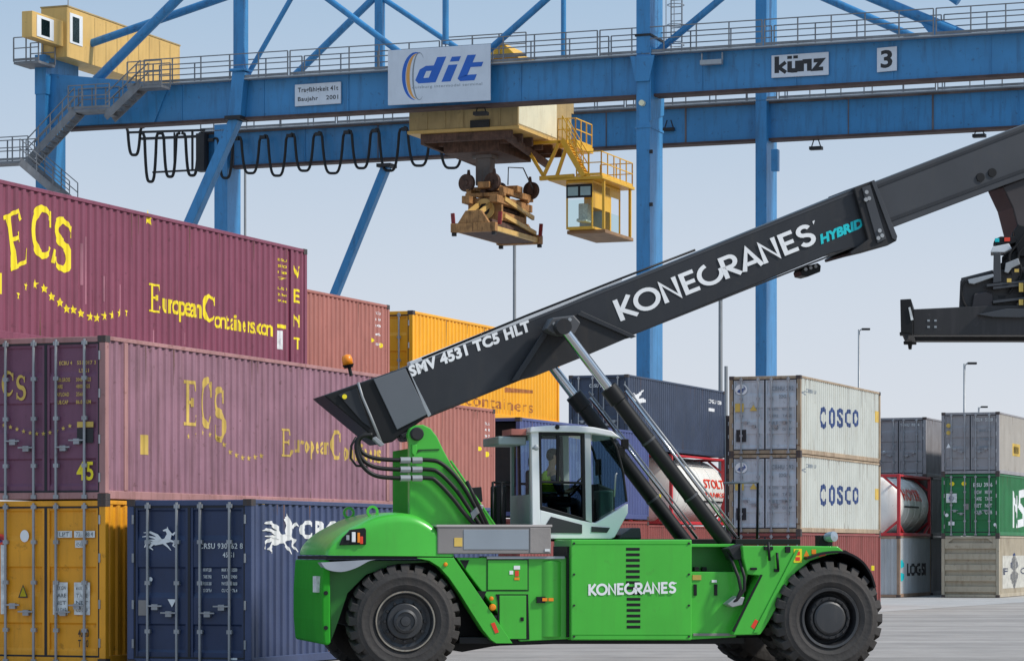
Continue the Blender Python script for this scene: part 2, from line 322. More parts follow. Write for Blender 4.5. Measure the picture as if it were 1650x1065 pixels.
def container(label, col, v, u0, L, H, z0, end='doors', group='stacked shipping containers', lets=(), marks=(), dmat=None, posts=False, framemat=None, bars=True, tex=None, castings=True):
    global _cm
    c = world(v-1.22, u0+L/2, z0)
    t = thing('shipping_container', label, 'container', c, -PHI, group)
    P = mat('paint_'+tex, col, .5, vary=.10, dirt=.62, dirtcol='4f382e', bump=.15) if not isinstance(col, bpy.types.Material) else col
    D = dmat or P; FM = framemat or P
    y0, y1 = -L/2, L/2
    f = MB(); w = .13
    for sx in (-1, 1):
        for yy in (y0, y1-w): f.box(min(sx*1.22, sx*(1.22-w)), max(sx*1.22, sx*(1.22-w)), yy, yy+w, .118, H-.118)
        a, b = sorted((sx*1.215, sx*1.14))
        f.box(a, b, y0+w, y1-w, .02, .17); f.box(a, b, y0+w, y1-w, H-.08, H-.005)
        if posts:
            for yy in (y0+(.72 if L < 14 else .3), y1-.86): f.box(*sorted((sx*1.222, sx*1.1)), yy, yy+.14, .175, H-.085)
    for yy in (y0+.01, y1-.11):
        f.box(-1.22+w, 1.22-w, yy, yy+.1, .02, .14); f.box(-1.22+w, 1.22-w, yy, yy+.1, H-.11, H-.01)
    f.build('frame', FM, t, bevel=.008, seg=1)
    # walls
    for sx in (-1, 1):
        s = MB(); pts = wave_pts(y0+w, y1-w); n = len(pts)
        vs = [(sx*(1.2-wave(p)), p, z) for z in (.17, H-.08) for p in pts]
        fs = [(i, i+1, n+i+1, n+i) for i in range(n-1)]
        if sx < 0: fs = [q[::-1] for q in fs]
        s.add(vs, fs).build('side_wall', P, t)
    r = MB(); pts = wave_pts(y0+.1, y1-.1); n = len(pts)
    vs = [(x, p, H-.02-.5*wave(p)) for x in (-1.145, 1.145) for p in pts]
    r.add(vs, [(i, n+i, n+i+1, i+1) for i in range(n-1)]).build('roof', P, t)
    def endwall(yy, sg, name='end_wall', m=P, depth=.04):
        e = MB(); pts = wave_pts(-1.09, 1.09); n = len(pts)
        vs = [(p, yy-sg*wave(p, depth), z) for z in (.14, H-.11) for p in pts]
        e.add(vs, [((i, i+1, n+i+1, n+i) if sg < 0 else (n+i, n+i+1, i+1, i)) for i in range(n-1)]).build(name, m, t)
    endwall(y1-.03, 1)
    if end == 'front': endwall(y0+.03, -1)
    elif end == 'ribs':
        e = MB(); e.box(-1.09,1.09,y0+.12,y0+.15,.14,H-.11)
        for i in range(5): e.box(-1.08,1.08,y0+.01,y0+.12,.24+i*(H-.5)/4.6,.24+i*(H-.5)/4.6+.24)
        for sx in (-1,1): e.prism([(sx*1.09,y0+.02,H-.11),(sx*1.09,y0+.02,H-.42),(sx*.72,y0+.02,H-.11)], (0,.06,0))
        e.build('end_wall', D, t, bevel=.02)
    elif end == 'recess':
        e = MB(); e.box(-1.09,1.09,y0+.9,y0+.95,.14,H-.11); e.box(-.9,-.2,y0+.5,y0+.9,.2,H-1.2); e.box(.1,.8,y0+.4,y0+.9,.9,H-.5); e.build('machinery_end', DARK, t)
    else:
        for sx in (-1, 1):
            a, b = sorted((sx*.015, sx*1.08)); zb, zt = .15, H-.12
            d = MB(); yf = y0+.035
            # ribbed door skin: profile in z
            zs = [zb]; n = 5; ph = (zt-zb-.16)/n; prof = [(zb, 0), (zb+.1, 0)]
            for i in range(n):
                q = zb+.12+i*ph
                if i % 2 == 0: prof += [(q+.03, .03), (q+ph-.05, .03), (q+ph-.02, 0)]
                else: prof += [(q+.04, 0), (q+ph-.06, 0)]
            prof += [(zt, 0)]; m = len(prof)
            vs = [(x, yf+dp, z) for x in (a+.06, b-.06) for z, dp in prof]
            d.add(vs, [(i, m+i, m+i+1, i+1) for i in range(m-1)])
            d.box(a, a+.06, yf-.012, yf+.05, zb, zt); d.box(b-.06, b, yf-.012, yf+.05, zb, zt)
            d.box(a, b, yf+.05, yf+.055, zb, zt)
            do = d.build('door', D, t, bevel=.006, seg=1)
            if bars:
                for k2 in (.2, .74):
                    xx = a+(b-a)*(k2 if sx > 0 else 1-k2); q = MB()
                    q.tube([(xx, y0-.02, .05), (xx, y0-.02, H-.05)], .026, 8)
                    for zz in (.06, .62, H*.5, H-.75, H-.12): q.box(xx-.05, xx+.05, y0-.035, y0+.03, zz-.035, zz+.035)
                    q.build('locking_bar', GAL, do)
                    q = MB(); zz = .95+.12*(k2 > .5); dx = -.3 if k2 > .5 else .3
                    dx *= sx
                    q.beam((xx, y0-.045, zz), (xx+dx, y0-.05, zz), .03, .025); q.box(xx+dx*.5-.06, xx+dx*.5+.06, y0-.05, y0+.03, zz-.07, zz+.03)
                    q.build('door_handle', GAL, do)
                for zz in (.4, H*.37, H*.65, H-.35):
                    MB().tube([(sx*1.1, y0-.005, zz-.08), (sx*1.1, y0-.005, zz+.08)], .022, 6).build('hinge', GAL, do)
        MB().box(-.025, .025, y0+.012, y0+.05, .15, H-.12).build('door_gasket', GASK, t)
        q = MB()
        for sx in (-1, 1): q.box(*sorted((sx*1.062, sx*1.089)), y0+.014, y0+.05, .15, H-.12)
        q.box(-1.09, 1.09, y0+.013, y0+.05, .141, .172).box(-1.09, 1.09, y0+.013, y0+.05, H-.142, H-.111); q.build('door_gasket', GASK, t)
    if L > 7 and H > 2:
        rg = random.Random(int(u0*10)+int(z0*7)); mb = MB()
        for i in range(9):
            yq = math.floor(rg.uniform(-L/2+.6, L/2-.8)/PITCH)*PITCH+rg.uniform(.01, .04); wq = rg.uniform(.02, .055); hq = rg.uniform(.15, .8); top = rg.random() < .6
            za, zb_ = (H-.085, H-.085-hq) if top else (.175, .175+hq*.6)
            mb.add([(1.2023, yq, za), (1.2023, yq+wq, za), (1.2023, yq+wq*.6, zb_), (1.2023, yq+wq*.4, zb_)], [(0,1,2,3)])
        mb.build('rust_runs', mat('rust_run', (.13,.065,.04), .9, vary=.4), t)['kind'] = 'stuff'
    if castings:
        for sx, yy, zz in ((1,y0+.085,-.002),(-1,y0+.085,-.002),(1,y0+.085,H-.116),(-1,y0+.085,H-.116),(1,y1-.085,-.002),(1,y1-.085,H-.116)):
            if _cm is None: o = castm.build('corner_casting', CAST, t); _cm = o.data
            else: o = bpy.data.objects.new('corner_casting', _cm); COL.objects.link(o); o.parent = t
            o.location = (sx*(1.22-.078), yy, zz)
    for geos, m in lets:                             # folded lettering on the long side
        for g, y, z, w_, h_ in geos:
            me = lettering_bm([(g, y0+y, z, w_, h_)], L); me.materials.append(m)
            o = bpy.data.objects.new('lettering', me); COL.objects.link(o); o.parent = t
    for kind, x, z, w_, h_, m in marks:               # stickers and writing on the end, x from the left post
        mb = MB(); X = -1.22+x
        put(mb, kind, (X, y0+.012, z), (X+w_, y0+.012, z), (X, y0+.012, z+h_), .001, (0,-1,0))
        mb.build('marking', m, t)
    return t
def lets_y(v, u0, x): return u_at(x, v)-u0           # distance along the wall of photo column x
def star_geos(pts, s): 
    return [(star(), y-s/2, z-s/2, s, s) for y, z in pts]

U0 = Zu(170, 1)                                      # unit depth used below
V1 = v_of(170, 90.4); u_front = u_at(170, V1)
VB = v_at(405, u_front)
VA = v_of(495, 71.6)
grpL = 'containers in the tall left stacks'; grpR = 'containers in the stacks on the right'
H1, H2 = 2.95, 2.93
PAT_TXT = lambda s: text_geo(s, .02)
# --- yellow, bottom left
wy = mat('paint_amber', (.80, .34, .012), .5, vary=.1, dirt=.35, dirtcol='5c3a20', bump=.15)
PLATE = mat('white_label', (.66,.67,.66), .5, vary=.25, scale=8)
marks = [(RECT,1.46,2.28,.30,.12,PLATE),(RECT,1.80,2.28,.42,.12,PLATE),(text_geo('LPT',.02),1.50,2.30,.2,.08,BLACKL),(text_geo('731 288 4',.02),1.84,2.30,.34,.08,BLACKL),(RECT,1.82,2.1,.2,.13,PLATE),(text_geo('45G1',.02),1.84,2.12,.16,.08,BLACKL),
         (RECT,1.37,.9,.3,.58,PLATE),(RECT,1.80,.9,.32,.58,PLATE)]+[(text_geo(w,.02),xx,1.34-i*.13,.24,.07,BLACKL) for xx in (1.4,1.84) for i, w in enumerate(('MAX GW','TARE','NET','CU CAP'))]+[
         (TRI,.66,1.2,.2,.24,BLACKL),(TRI,.69,1.22,.14,.18,YEL),(DISC,.7,2.2,.18,.22,WHITEL),(text_geo('40 20\nT  30',.02),1.88,.32,.22,.32,BLACKL),(RECT,.3,.9,.12,1.25,PLATE),(DISC,.2,2.15,.2,.2,REDP),(DISC,.24,2.19,.12,.12,BLUEL)]
hz = [(([(0,0,0),(.6,0,0),(1,1,0),(.4,1,0)],[(0,1,2,3)]), 1.86+i*.1, H1-.10, .07, .08, BLACKL) for i in range(4)]+[(([(0,0,0),(.6,0,0),(1,1,0),(.4,1,0)],[(0,1,2,3)]), .1+i*.1, H1-.10, .07, .08, BLACKL) for i in range(4)]
container('amber yellow container with double doors and white label plates, bottom left under the purple one', wy, V1, u_front, 12.19, H1, 0, group=grpL, marks=marks+hz, tex='amber')
# --- purple 45 ft with pinkish side
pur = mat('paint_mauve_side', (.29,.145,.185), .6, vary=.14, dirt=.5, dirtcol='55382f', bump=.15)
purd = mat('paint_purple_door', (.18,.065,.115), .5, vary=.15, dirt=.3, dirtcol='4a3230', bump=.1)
def ecs(y, z, h, w=None, tilt=0):
    r = []
    for i, ch in enumerate('ECS'):
        r.append((norm(strokes(serif(ch))), y+i*h*.62, z-tilt*i, h*.46, h))
    return r
yy = lambda x: lets_y(V1, u_front, x)
def zzp(y, x, v): return z_at(y, Zv(x, v))
def wavep(v, u0, z0, px): return [(lets_y(v, u0, x), zzp(y, x, v)-z0) for x, y in px]
def geobox(g, v, u0, z0, x0, yb0, x1, yt):           # place g so that it spans photo columns x0..x1, rows yt..yb0 (at x0)
    a, b = lets_y(v, u0, x0), lets_y(v, u0, x1); zb = zzp(yb0, x0, v)-z0; zt = zzp(yt, x0, v)-z0
    return (g, a, zb, b-a, zt-zb)
T = lambda s, b=.02: text_geo(s, b, 0, 1.08)
L2 = [([geobox(norm(strokes(serif(c))), V1, u_front, H1, x0, yb, x1, yt) for c, x0, yb, x1, yt in (('E',300,685,320,612),('C',326,690,344,606),('S',347,712,366,622))]
       + star_geos(wavep(V1, u_front, H1, [(305,703),(318,700),(330,697),(342,700),(354,707),(364,716),(374,728),(384,733),(394,737),(404,738),(414,736),(424,734)]), .13)
       + [geobox(norm(strokes(serif('E'))), V1, u_front, H1, 455, 735, 474, 690), geobox(T('uropean'), V1, u_front, H1, 477, 738, 532, 708),
          geobox(norm(strokes(serif('C'))), V1, u_front, H1, 535, 740, 552, 692), geobox(T('ontainers'), V1, u_front, H1, 555, 742, 615, 712),
          geobox(RECT, V1, u_front, H1, 230, 732, 243, 700)], YELF)]
door45 = [(norm(strokes(serif('E'))),.05,1.9,.2,.42,YELF),(norm(strokes(serif('C'))),.32,1.88,.24,.46,YELF),(norm(strokes(serif('S'))),.62,1.8,.2,.46,YELF),
          (T('45'),1.85,.35,.34,.34,YEL),(RECT,1.86,1.3,.33,.1,YELF),(RECT,1.86,1.02,.33,.26,BLACKL)]+[(star(),.05+i*.135,1.25+.10*cos(i*.42),.09,.09,YELF) for i in range(13)]
door45 += [(T(w),xx,z,ww,.07,YELF) for w,xx,z,ww in (('ECBU 4',1.5,2.42,.26),('551 017 3',1.86,2.42,.38),('L5G1',1.9,2.28,.2),('MAX.GROSS',1.42,2.12,.3),('30480 KGS',1.84,2.12,.3),('TARE',1.42,2.0,.15),('4800 KGS',1.84,2.0,.28),('PAYLOAD',1.42,1.86,.28),('25680',1.84,1.86,.2),('CUB.CAP',1.42,1.72,.26),('86.0 CUM',1.84,1.72,.3))]
door45 += [(([(0,0,0),(.6,0,0),(1,1,0),(.4,1,0)],[(0,1,2,3)]), 1.75+i*.12, H2-.10, .08, .08, YELF) for i in range(4)]
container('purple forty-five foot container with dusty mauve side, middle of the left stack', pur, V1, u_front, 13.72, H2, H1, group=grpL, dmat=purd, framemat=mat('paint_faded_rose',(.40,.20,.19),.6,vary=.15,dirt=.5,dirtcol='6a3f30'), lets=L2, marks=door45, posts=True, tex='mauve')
# --- plum 45 ft on top, one row behind
uA1 = u_at(495, VA); uA0 = uA1-14.5; ZA = H1+H2
plum = mat('paint_plum', (.21,.052,.088), .5, vary=.08, dirt=.4, dirtcol='3f1c20', bump=.1)
ga = lambda g, x0, yb, x1, yt: geobox(g, VA, uA0, ZA, x0, yb, x1, yt)
E_, C_, S_ = (norm(strokes(serif(c))) for c in 'ECS')
def tiltg(g, s): return norm(([(a-s*b, b+s*.8*a, c) for a, b, c in g[0]], g[1]))
LA = [([ga(tiltg(E_, .32), 9, 437, 47, 330), ga(C_, 52, 414, 86, 326), ga(tiltg(S_, -.22), 86, 436, 119, 346)]
      + star_geos(wavep(VA, uA0, ZA, [(32,475),(44,461),(60,458),(74,465),(86,478),(99,488),(110,498),(121,499),(133,505),(147,510),(158,512),(170,509),(182,508),(194,505),(206,503)]), .2)
      + [(star(), lets_y(VA,uA0,236), zzp(366,243,VA)-ZA, .3, .35), ga(RECT, -9, 472, 4, 438)]
      + [ga(E_, 243, 502, 262, 456), ga(T('uropean'), 264, 514, 326, 480), ga(C_, 329, 518, 347, 472), ga(T('ontainers.com'), 349, 528, 443, 502)]
      + [ga(RECT, 450, 528, 462, 522)]
      + [ga(T(w), 451, y, 463, y-4) for w, y in (('ECBU',420),('550',430),('128',440),('7',450),('L5G1',466),('2.90m',476),('9.6ft',486))]
      + [ga(T('V'), 474.5, 447, 486, 427), ga(T('E'), 475, 487, 486, 465), ga(T('N'), 475, 526, 486, 506), ga(T('T'), 475, 562, 486, 543)], YEL),
      ([ga(RECT, 449, 562, 459, 532)], PLATE),
      ([(RECT, lets_y(VA,uA0,x), z, .05, hgt) for x, z, hgt in ((133,1.25,.8),(141,.9,1.3),(150,.7,.5),(168,1.0,.5),(172,.8,.75),(184,.9,.7),(196,.8,.6),(250,.3,.3),(300,.4,.25))], mat('scuffed_pink', (.36,.15,.19), .6, vary=.3))]
container('plum container with bright yellow serif letters and stars, topmost at the left', plum, VA, uA0, 14.5, 2.92, ZA, end='front', group=grpL, lets=LA, posts=True, tex='plum')
# --- navy 20ft/40ft, bottom, beside yellow
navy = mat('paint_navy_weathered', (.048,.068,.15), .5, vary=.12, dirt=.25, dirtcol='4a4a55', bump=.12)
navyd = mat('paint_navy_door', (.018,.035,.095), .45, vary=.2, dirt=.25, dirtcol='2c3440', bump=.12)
gb = lambda g, x0, yb, x1, yt: geobox(g, VB, u_front, 0, x0, yb, x1, yt)
def pegasus():                                       # galloping winged horse, drawn with brush strokes
    L = [([(.98,.05),(.86,.2),(.90,.33),(.74,.42)],[.02,.05,.06,.1],0), ([(.80,.0),(.72,.14),(.60,.30)],[.02,.05,.09],0),
         ([(.76,.42),(.55,.36),(.36,.30),(.26,.34)],[.16,.20,.18,.10],0), ([(.30,.28),(.20,.12),(.30,.02)],[.1,.06,.03],0), ([(.26,.36),(.12,.28),(.06,.12)],[.1,.06,.03],0),
         ([(.70,.45),(.76,.68),(.68,.84),(.58,.80)],[.18,.13,.10,.05],0), ([(.72,.80),(.70,.96)],[.05,.01],0),
         ([(.50,.42),(.40,.62),(.22,.74),(.04,.72)],[.12,.10,.08,.02],0), ([(.48,.40),(.34,.52),(.14,.58),(.0,.55)],[.1,.08,.06,.02],0), ([(.46,.38),(.3,.42),(.1,.42)],[.08,.06,.02],0),
         ([(.84,.62),(.92,.72),(.98,.66)],[.08,.05,.02],0)]
    return norm(strokes(L))
PEG = pegasus()
LB = [([gb(PEG, 424, 893, 482, 826), gb(T('CRONOS',.04), 486, 868, 612, 838)], WHITEL), ([gb(RECT, 417, 812, 428, 808)], YELF)]
mk = [(PEG,.30,2.05,.70,.42,WHITEL),(T('CRSU 930762 8'),1.42,2.08,.85,.10,PLATE),(T('45G1'),1.88,1.93,.22,.09,PLATE),(DISC,.42,1.5,.08,.08,WHITEL),(([(0,1,0),(1,1,0),(.5,0,0)],[(0,1,2)]),.80,1.05,.17,.14,WHITEL),(RECT,.22,.9,.2,.27,TAUPE),(RECT,2.02,.12,.14,.05,WHITEL)]
mk += [(T(w),xx,1.68-i*.12,ww,.06,PLATE) for i, w in enumerate(('MAX WT 32500','TARE 3900','PAYLOAD 28600','CU CAP 76.4')) for xx, ww in ((1.5,.16),(1.86,.30))]
mk += [(([(0,0,0),(.6,0,0),(1,1,0),(.4,1,0)],[(0,1,2,3)]), xx+i*.09, H1-.10, .07, .08, YELF) for xx in (.12, 1.88) for i in range(3)]
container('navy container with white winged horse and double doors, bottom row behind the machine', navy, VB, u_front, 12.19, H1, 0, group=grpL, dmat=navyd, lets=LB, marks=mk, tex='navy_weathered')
# --- salmon pair
sal = mat('paint_salmon', (.38,.145,.115), .55, vary=.08, dirt=.3, dirtcol='5c3026', bump=.12)
VS = v_of(628, 58.2); uS = u_at(628, VS)-12.19
gs = lambda g, x0, yb, x1, yt: geobox(g, VS, uS, ZA, x0, yb, x1, yt)
container('salmon container between the plum and the orange-yellow ones, top tier', sal, VS, uS, 12.19, 2.92, ZA, end='front', group=grpL, tex='salmon',
          lets=[([gs(T(w), 606, y, 616, y-4) for w, y in (('TCLU',506),('419',516),('203',526),('6',540),('45G1',556))], WHITEL), ([gs(DISC, 599, 551, 604, 544), gs(DISC, 612, 560, 618, 552)], YEL)])
VS2 = v_of(798, 58.9); uS2 = u_at(798, VS2)-12.19
gs = lambda g, x0, yb, x1, yt: geobox(g, VS2, uS2, H1, x0, yb, x1, yt)
container('salmon container just left of the cab, second tier', sal, VS2, uS2, 12.19, H2, H1, end='front', group=grpL, tex='salmon',
          lets=[([gs(T(w), 782, y, 790, y-4) for w, y in (('TCLU',684),('418',694),('907',704),('1',716))], WHITEL), ([gs(DISC, 772, 726, 777, 719), gs(DISC, 784, 736, 789, 727)], YEL)])
container('dark blue container under the second tier salmon one, beside the cab', navy, VS2, uS2, 12.19, H1, 0, end='front', group=grpL, tex='navy_weathered')
# --- orange yellow
oy = mat('paint_orange_yellow', (.88,.40,.012), .45, vary=.05, dirt=.18, dirtcol='a0621c', bump=.08)
VY = v_of(665, 57.0); uY = u_at(665, VY)
gy = lambda g, x0, yb, x1, yt: geobox(g, VY, uY, 6.0, x0, yb, x1, yt)
def poly(*p): return ([(a, b, 0) for a, b in p], [tuple(range(len(p)))])
container('bright orange-yellow container with faint brown lettering behind the boom', oy, VY, uY, 12.4, 2.8, 6.0, group=grpL, tex='orange_yellow',
          lets=[([gy(T('containers',.0), 752, 652, 860, 634), gy(poly((0,0),(1,.5),(1,1),(0,.8)), 815, 632, 861, 622)], mat('brown_lettering',(.38,.13,.03),.6,vary=.4,scale=5))])
# --- blue under it
bl = mat('paint_blue', (.075,.095,.235), .5, vary=.1, dirt=.3, dirtcol='474b60', bump=.12)
VC = v_of(838, 55.7); uC = u_at(838, VC)
gc = lambda g, x0, yb, x1, yt: geobox(g, VC, uC, 3.0, x0, yb, x1, yt)
container('slate blue container behind the cab, under the orange-yellow one', bl, VC, uC, 12.19, 2.87, 3.0, end='recess', group=grpL, tex='blue', lets=[([gc(RECT, 1062, 806, 1067, 796)], YEL)])
rd = mat('paint_brick_red', (.24,.060,.052), .6, vary=.12, dirt=.4, dirtcol='6a3f38', bump=.12)
container('brick red container at ground level behind the cab', rd, VC, uC, 12.19, 2.95, 0, end='front', group=grpL, tex='brick_red')
# --- navy upper right of the boom
nv = mat('paint_dark_navy', (.040,.055,.095), .5, vary=.15, dirt=.3, dirtcol='4a4a4a', bump=.12)
VN = v_of(1012, 41.6); uN = u_at(1012, VN); LN = u_at(1168, VN)-uN
gn = lambda g, x0, yb, x1, yt: geobox(g, VN, uN, 5.95, x0, yb, x1, yt)
rhino = norm(strokes([([(0,.35),(.2,.2),(.5,.15),(.8,.25),(1,.2)],[.1,.2,.3,.3,.15],0), ([(.25,.3),(.5,.6),(.85,1)],[.25,.2,.03],0), ([(.3,.45),(.05,.62)],[.15,.05],0)]))
container('dark navy container with a small white emblem, top tier right of the lift cylinders', nv, VN, uN, LN, 2.86, 5.95, group=grpL, tex='dark_navy',
          lets=[([gn(rhino, 1020, 648, 1042, 624), gn(T('CRSU 133'), 1143, 649, 1163, 643), gn(RECT, 1143, 662, 1152, 657)], WHITEL)], marks=[(T('CRSU 133420'),.85,2.38,.9,.13,WHITEL)], bars=True)
# --- dark stack between
VD = v_of(1258, 37.7); uD = u_at(1258, VD)
brn = mat('paint_dark_brown', (.035,.028,.028), .6, vary=.3, dirt=.4, dirtcol='4a3c34')
container('near-black container glimpsed left of the two cream ones, upper', brn, VD, uD, 12.19, 2.59, 5.18, group=grpR, tex='dark_brown')
container('near-black container glimpsed left of the two cream ones, lower', brn, VD, uD, 12.19, 2.59, 2.59, group=grpR, tex='dark_brown')
# --- tank containers
def tank(label, v, u0, L, H, z0, lets):
    c = world(v-1.22, u0+L/2, z0); t = thing('tank_container', label, 'tank container', c, -PHI, 'tank containers in red frames')
    RF = mat('frame_red', (.55,.035,.045), .45, vary=.1, dirt=.2); TW = mat('tank_white', (.84,.82,.76), .4, vary=.06, dirt=.4, dirtcol='9a9484', scale=.8)
    y0, y1 = -L/2, L/2; f = MB(); w = .13
    for sx in (-1, 1):
        for yy in (y0, y1-w): f.box(*sorted((sx*1.22, sx*(1.22-w))), yy, yy+w, 0, H)
        f.box(*sorted((sx*1.21, sx*1.11)), y0+w, y1-w, .01, .13); f.box(*sorted((sx*1.21, sx*1.15)), y0+w, y1-w, H-.1, H-.01)
        f.beam((sx*1.15, y0+.1, .5), (sx*1.15, y0+1.1, .08), .09); f.beam((sx*1.15, y1-.1, .5), (sx*1.15, y1-1.1, .08), .09)
    for yy in (y0+.01, y1-.11):
        f.box(-1.09,1.09,yy,yy+.1,.01,.13); f.box(-1.09,1.09,yy,yy+.1,H-.12,H-.01)
        for sx in (-1,1): f.beam((sx*1.1,yy+.05,.6),(sx*.5,yy+.05,.1),.09); f.beam((sx*1.1,yy+.05,H-.6),(sx*.5,yy+.05,H-.1),.09)
    f.build('frame', RF, t, bevel=.01, seg=1)
    R = H*.465; prof = [(.001, y0+.12)]+[(R*sin(a), y0+.12+.42*(1-cos(a))) for a in [i*pi/16 for i in range(1, 9)]]
    prof += [(R, y1-.5)]+[(R*cos(a), y1-.5+.38*sin(a)) for a in [i*pi/16 for i in range(1, 8)]]+[(.001, y1-.12)]
    o = MB().lathe([(r, y) for r, y in prof], 40, (0,0,H/2)).build('tank', TW, t); autosm(o, 50)
    for p in o.data.polygons: pass
    b = MB()
    for yy in [y0+.6+i*(L-1.2)/4 for i in range(5)]: b.lathe([(R+.005,yy-.05),(R+.02,yy-.04),(R+.02,yy+.04),(R+.005,yy+.05)], 40, (0,0,H/2))
    b.build('tank_band', TW, t)
    MB().box(-.28,.28,-L*.3,L*.3,H-.10,H-.05).build('walkway', STEEL, t)
    for gs_, m in lets:
        mb = MB()
        for gg, ya, za, w_, h_ in gs_:
            mb.add([( (math.sqrt(max(.01,R*R-(za+b_*h_-H/2)**2))+.03+c_), y0+ya+a_*w_, za+b_*h_) for a_, b_, c_ in gg[0]], gg[1])
        mb.build('lettering', m, t)
    return t
TL = u_at(1168, VN)
uT2 = u_at(1083, VN)
tank('white tank in a red frame behind the lower lift cylinders', VN, uT2, TL-uT2, 2.86, 3.05,
     [([(text_geo('STOLT',.02), (TL-uT2)*.55, 1.55, (TL-uT2)*.38, .38), (text_geo('TANKS',.02), (TL-uT2)*.55, 1.18, (TL-uT2)*.38, .2)], REDP), ([(RECT, (TL-uT2)*.55, .95, (TL-uT2)*.38, .07)], BLACKL)])
container('dull red container under the white tank behind the cylinders', rd, VN, uN, LN, 3.0, 0, end='front', group=grpL, tex='brick_red')
VN2 = VN-2.7
container('orange container showing in the corner behind the white tank', oy, VN2, uN+1, 12.19, 2.86, 3.05, end='front', group=grpL, tex='orange_yellow')
# --- cream pair with door ends grey
cr = mat('paint_cream_grey', (.53,.545,.50), .55, vary=.06, dirt=.32, dirtcol='8c7a58', bump=.1)
crd = mat('paint_cool_grey', (.50,.53,.57), .5, vary=.1, dirt=.35, dirtcol='6b5a4c', bump=.1)
crf = mat('paint_rusty_cream', (.36,.27,.18), .65, vary=.2, dirt=.7, dirtcol='5a3520')
VK = v_of(1290, 49.0); uK = u_at(1290, VK); LK = u_at(1419, VK)-uK
def marks_c(h): return [(DISC,.2,h-.62,.42,.36,WHITEL),(poly((0,.2),(.55,.0),(1,.5),(.7,1),(.75,.6),(.3,.5)),.24,h-.58,.34,.3,BLUEL),(RECT,.2,h-1.18,.3,.28,YELF),(TRI,.7,h-1.15,.26,.2,YELF),
      (RECT,.24,.42,.34,.4,BLACKL),(T('CBHU 292'),1.45,h-.50,.75,.15,GREYL),(T('22G1'),1.7,h-.75,.3,.12,GREYL)]+[(T(w),xx,h-1.15-i*.22,.32,.09,GREYL) for i, w in enumerate(('MAX GROSS','TARE','NET','CU CAP')) for xx in (1.36, 1.82)]
for i, lab in enumerate(('lower weathered cream container with blue block lettering, second tier', 'upper weathered cream container with blue block lettering, topmost of its stack')):
    z0 = 2.59*(i+1)
    gk = lambda g, x0, yb, x1, yt: geobox(g, VK, uK, z0, x0, yb, x1, yt)
    y = (815, 690)[i]
    cap = []
    xs = [1322, 1337, 1350, 1363, 1375]; 
    for ch, xa in zip('COSCO', xs): cap.append(gk(T(ch,.04), xa, y-3*(xa-1322)/53+0, xa+10, y-36+5*(xa-1322)/53))
    container(lab, cr, VK, uK, LK, 2.59, z0, group='cream containers', dmat=crd, framemat=crf, tex='cream_grey', marks=marks_c(2.59),
              lets=[(cap, NAVYL), ([gk(T('CBHU'), 1300, y-62+i*4, 1316, y-68+i*4), gk(T('<'), 1293, y-54, 1300, y-62)], GREYL), ([gk(RECT, 1412, y-10, 1418, y-28)], YELF)])
container('brick red container on the ground under the cream pair', rd, VK, uK, LK, 2.585, 0, group=grpR, tex='brick_red')
# --- right block
VR = v_of(1610, 38.6); uR = u_at(1610, VR)
gr = mat('paint_mid_grey', (.30,.285,.295), .55, vary=.1, dirt=.35, dirtcol='5a4a40', bump=.1)
grs = mat('paint_warm_grey', (.42,.385,.34), .55, vary=.06, dirt=.25, dirtcol='7a6a58', bump=.1)
grn = mat('paint_bottle_green', (.012,.16,.045), .5, vary=.15, dirt=.25, dirtcol='24402a', bump=.1)
bge = mat('paint_beige', (.42,.36,.265), .6, vary=.1, dirt=.45, dirtcol='6a5238', bump=.12)
g2 = lambda z0: (lambda g, x0, yb, x1, yt: geobox(g, VR, uR, z0, x0, yb, x1, yt))
h = 2.59
q = g2(0)
container('beige container with a horizontally ribbed end, ground level at the right', bge, VR, uR, 12.19, h, 0, end='ribs', group=grpR, tex='beige',
   lets=[([q(RECT, 1616, 948, 1657, 895)], mat('pale_patch',(.58,.56,.50),.6,vary=.15,scale=3)), ([q(poly((.5,1),(1,.62),(.62,.5),(1,.4),(.5,0),(.0,.36),(.38,.5),(0,.6)), 1628, 950, 1642, 888), q(T('F',.03), 1617, 926, 1625, 915), q(T('C',.03), 1645, 925, 1654, 914)], NAVYL)])
q = g2(h)
gm_ = [(DISC,.35,2.1,.2,.18,YEL),(DISC,.85,2.1,.2,.18,YEL),(RECT,.2,1.4,.45,.38,PLATE),(DISC,.3,1.45,.24,.24,BLUEL),(T('EISU'),1.35,2.05,.35,.16,WHITEL),(T('3986'),1.8,2.05,.35,.18,WHITEL)]+[(T(w),xx,1.75-i*.28,.3,.16,PLATE) for i, w in enumerate(('MGW','TARE','NET','CUB')) for xx in (1.4,1.84)]+[(RECT,.95,1.1,.2,.25,TAUPE),(DISC,.15,.8,.15,.15,WHITEL),(RECT,.3,.45,.25,.15,WHITEL),(DISC,2.2,.4,.12,.14,WHITEL)]
container('bottle green container in the middle of the rightmost stack', grn, VR, uR, 12.19, h, h, group=grpR, tex='bottle_green', marks=gm_,
   lets=[([q(norm(strokes([([(0,0),(0,1),(.5,.5),(.5,1),(.5,0)],.2,0)])), 1633, 850, 1640, 787), q(norm(strokes([([(1,1),(.3,.95),(.2,.6),(.9,.4),(.8,.05),(0,0)],.25,0)])), 1641, 850, 1652, 787)], WHITEL)])
q = g2(2*h)
g3 = [(DISC,.2,1.95,.2,.18,YELF),(DISC,.2,1.65,.2,.18,YELF),(TRI,.2,1.1,.2,.2,WHITEL),(T('GESU 4'),1.4,2.2,.32,.14,PLATE),(T('5120'),1.85,2.2,.32,.14,PLATE)]+[(T(w),1.6,1.75-i*.35,.5,.12,GREYL) for i, w in enumerate(('MAX.GR','TARE','NET'))]
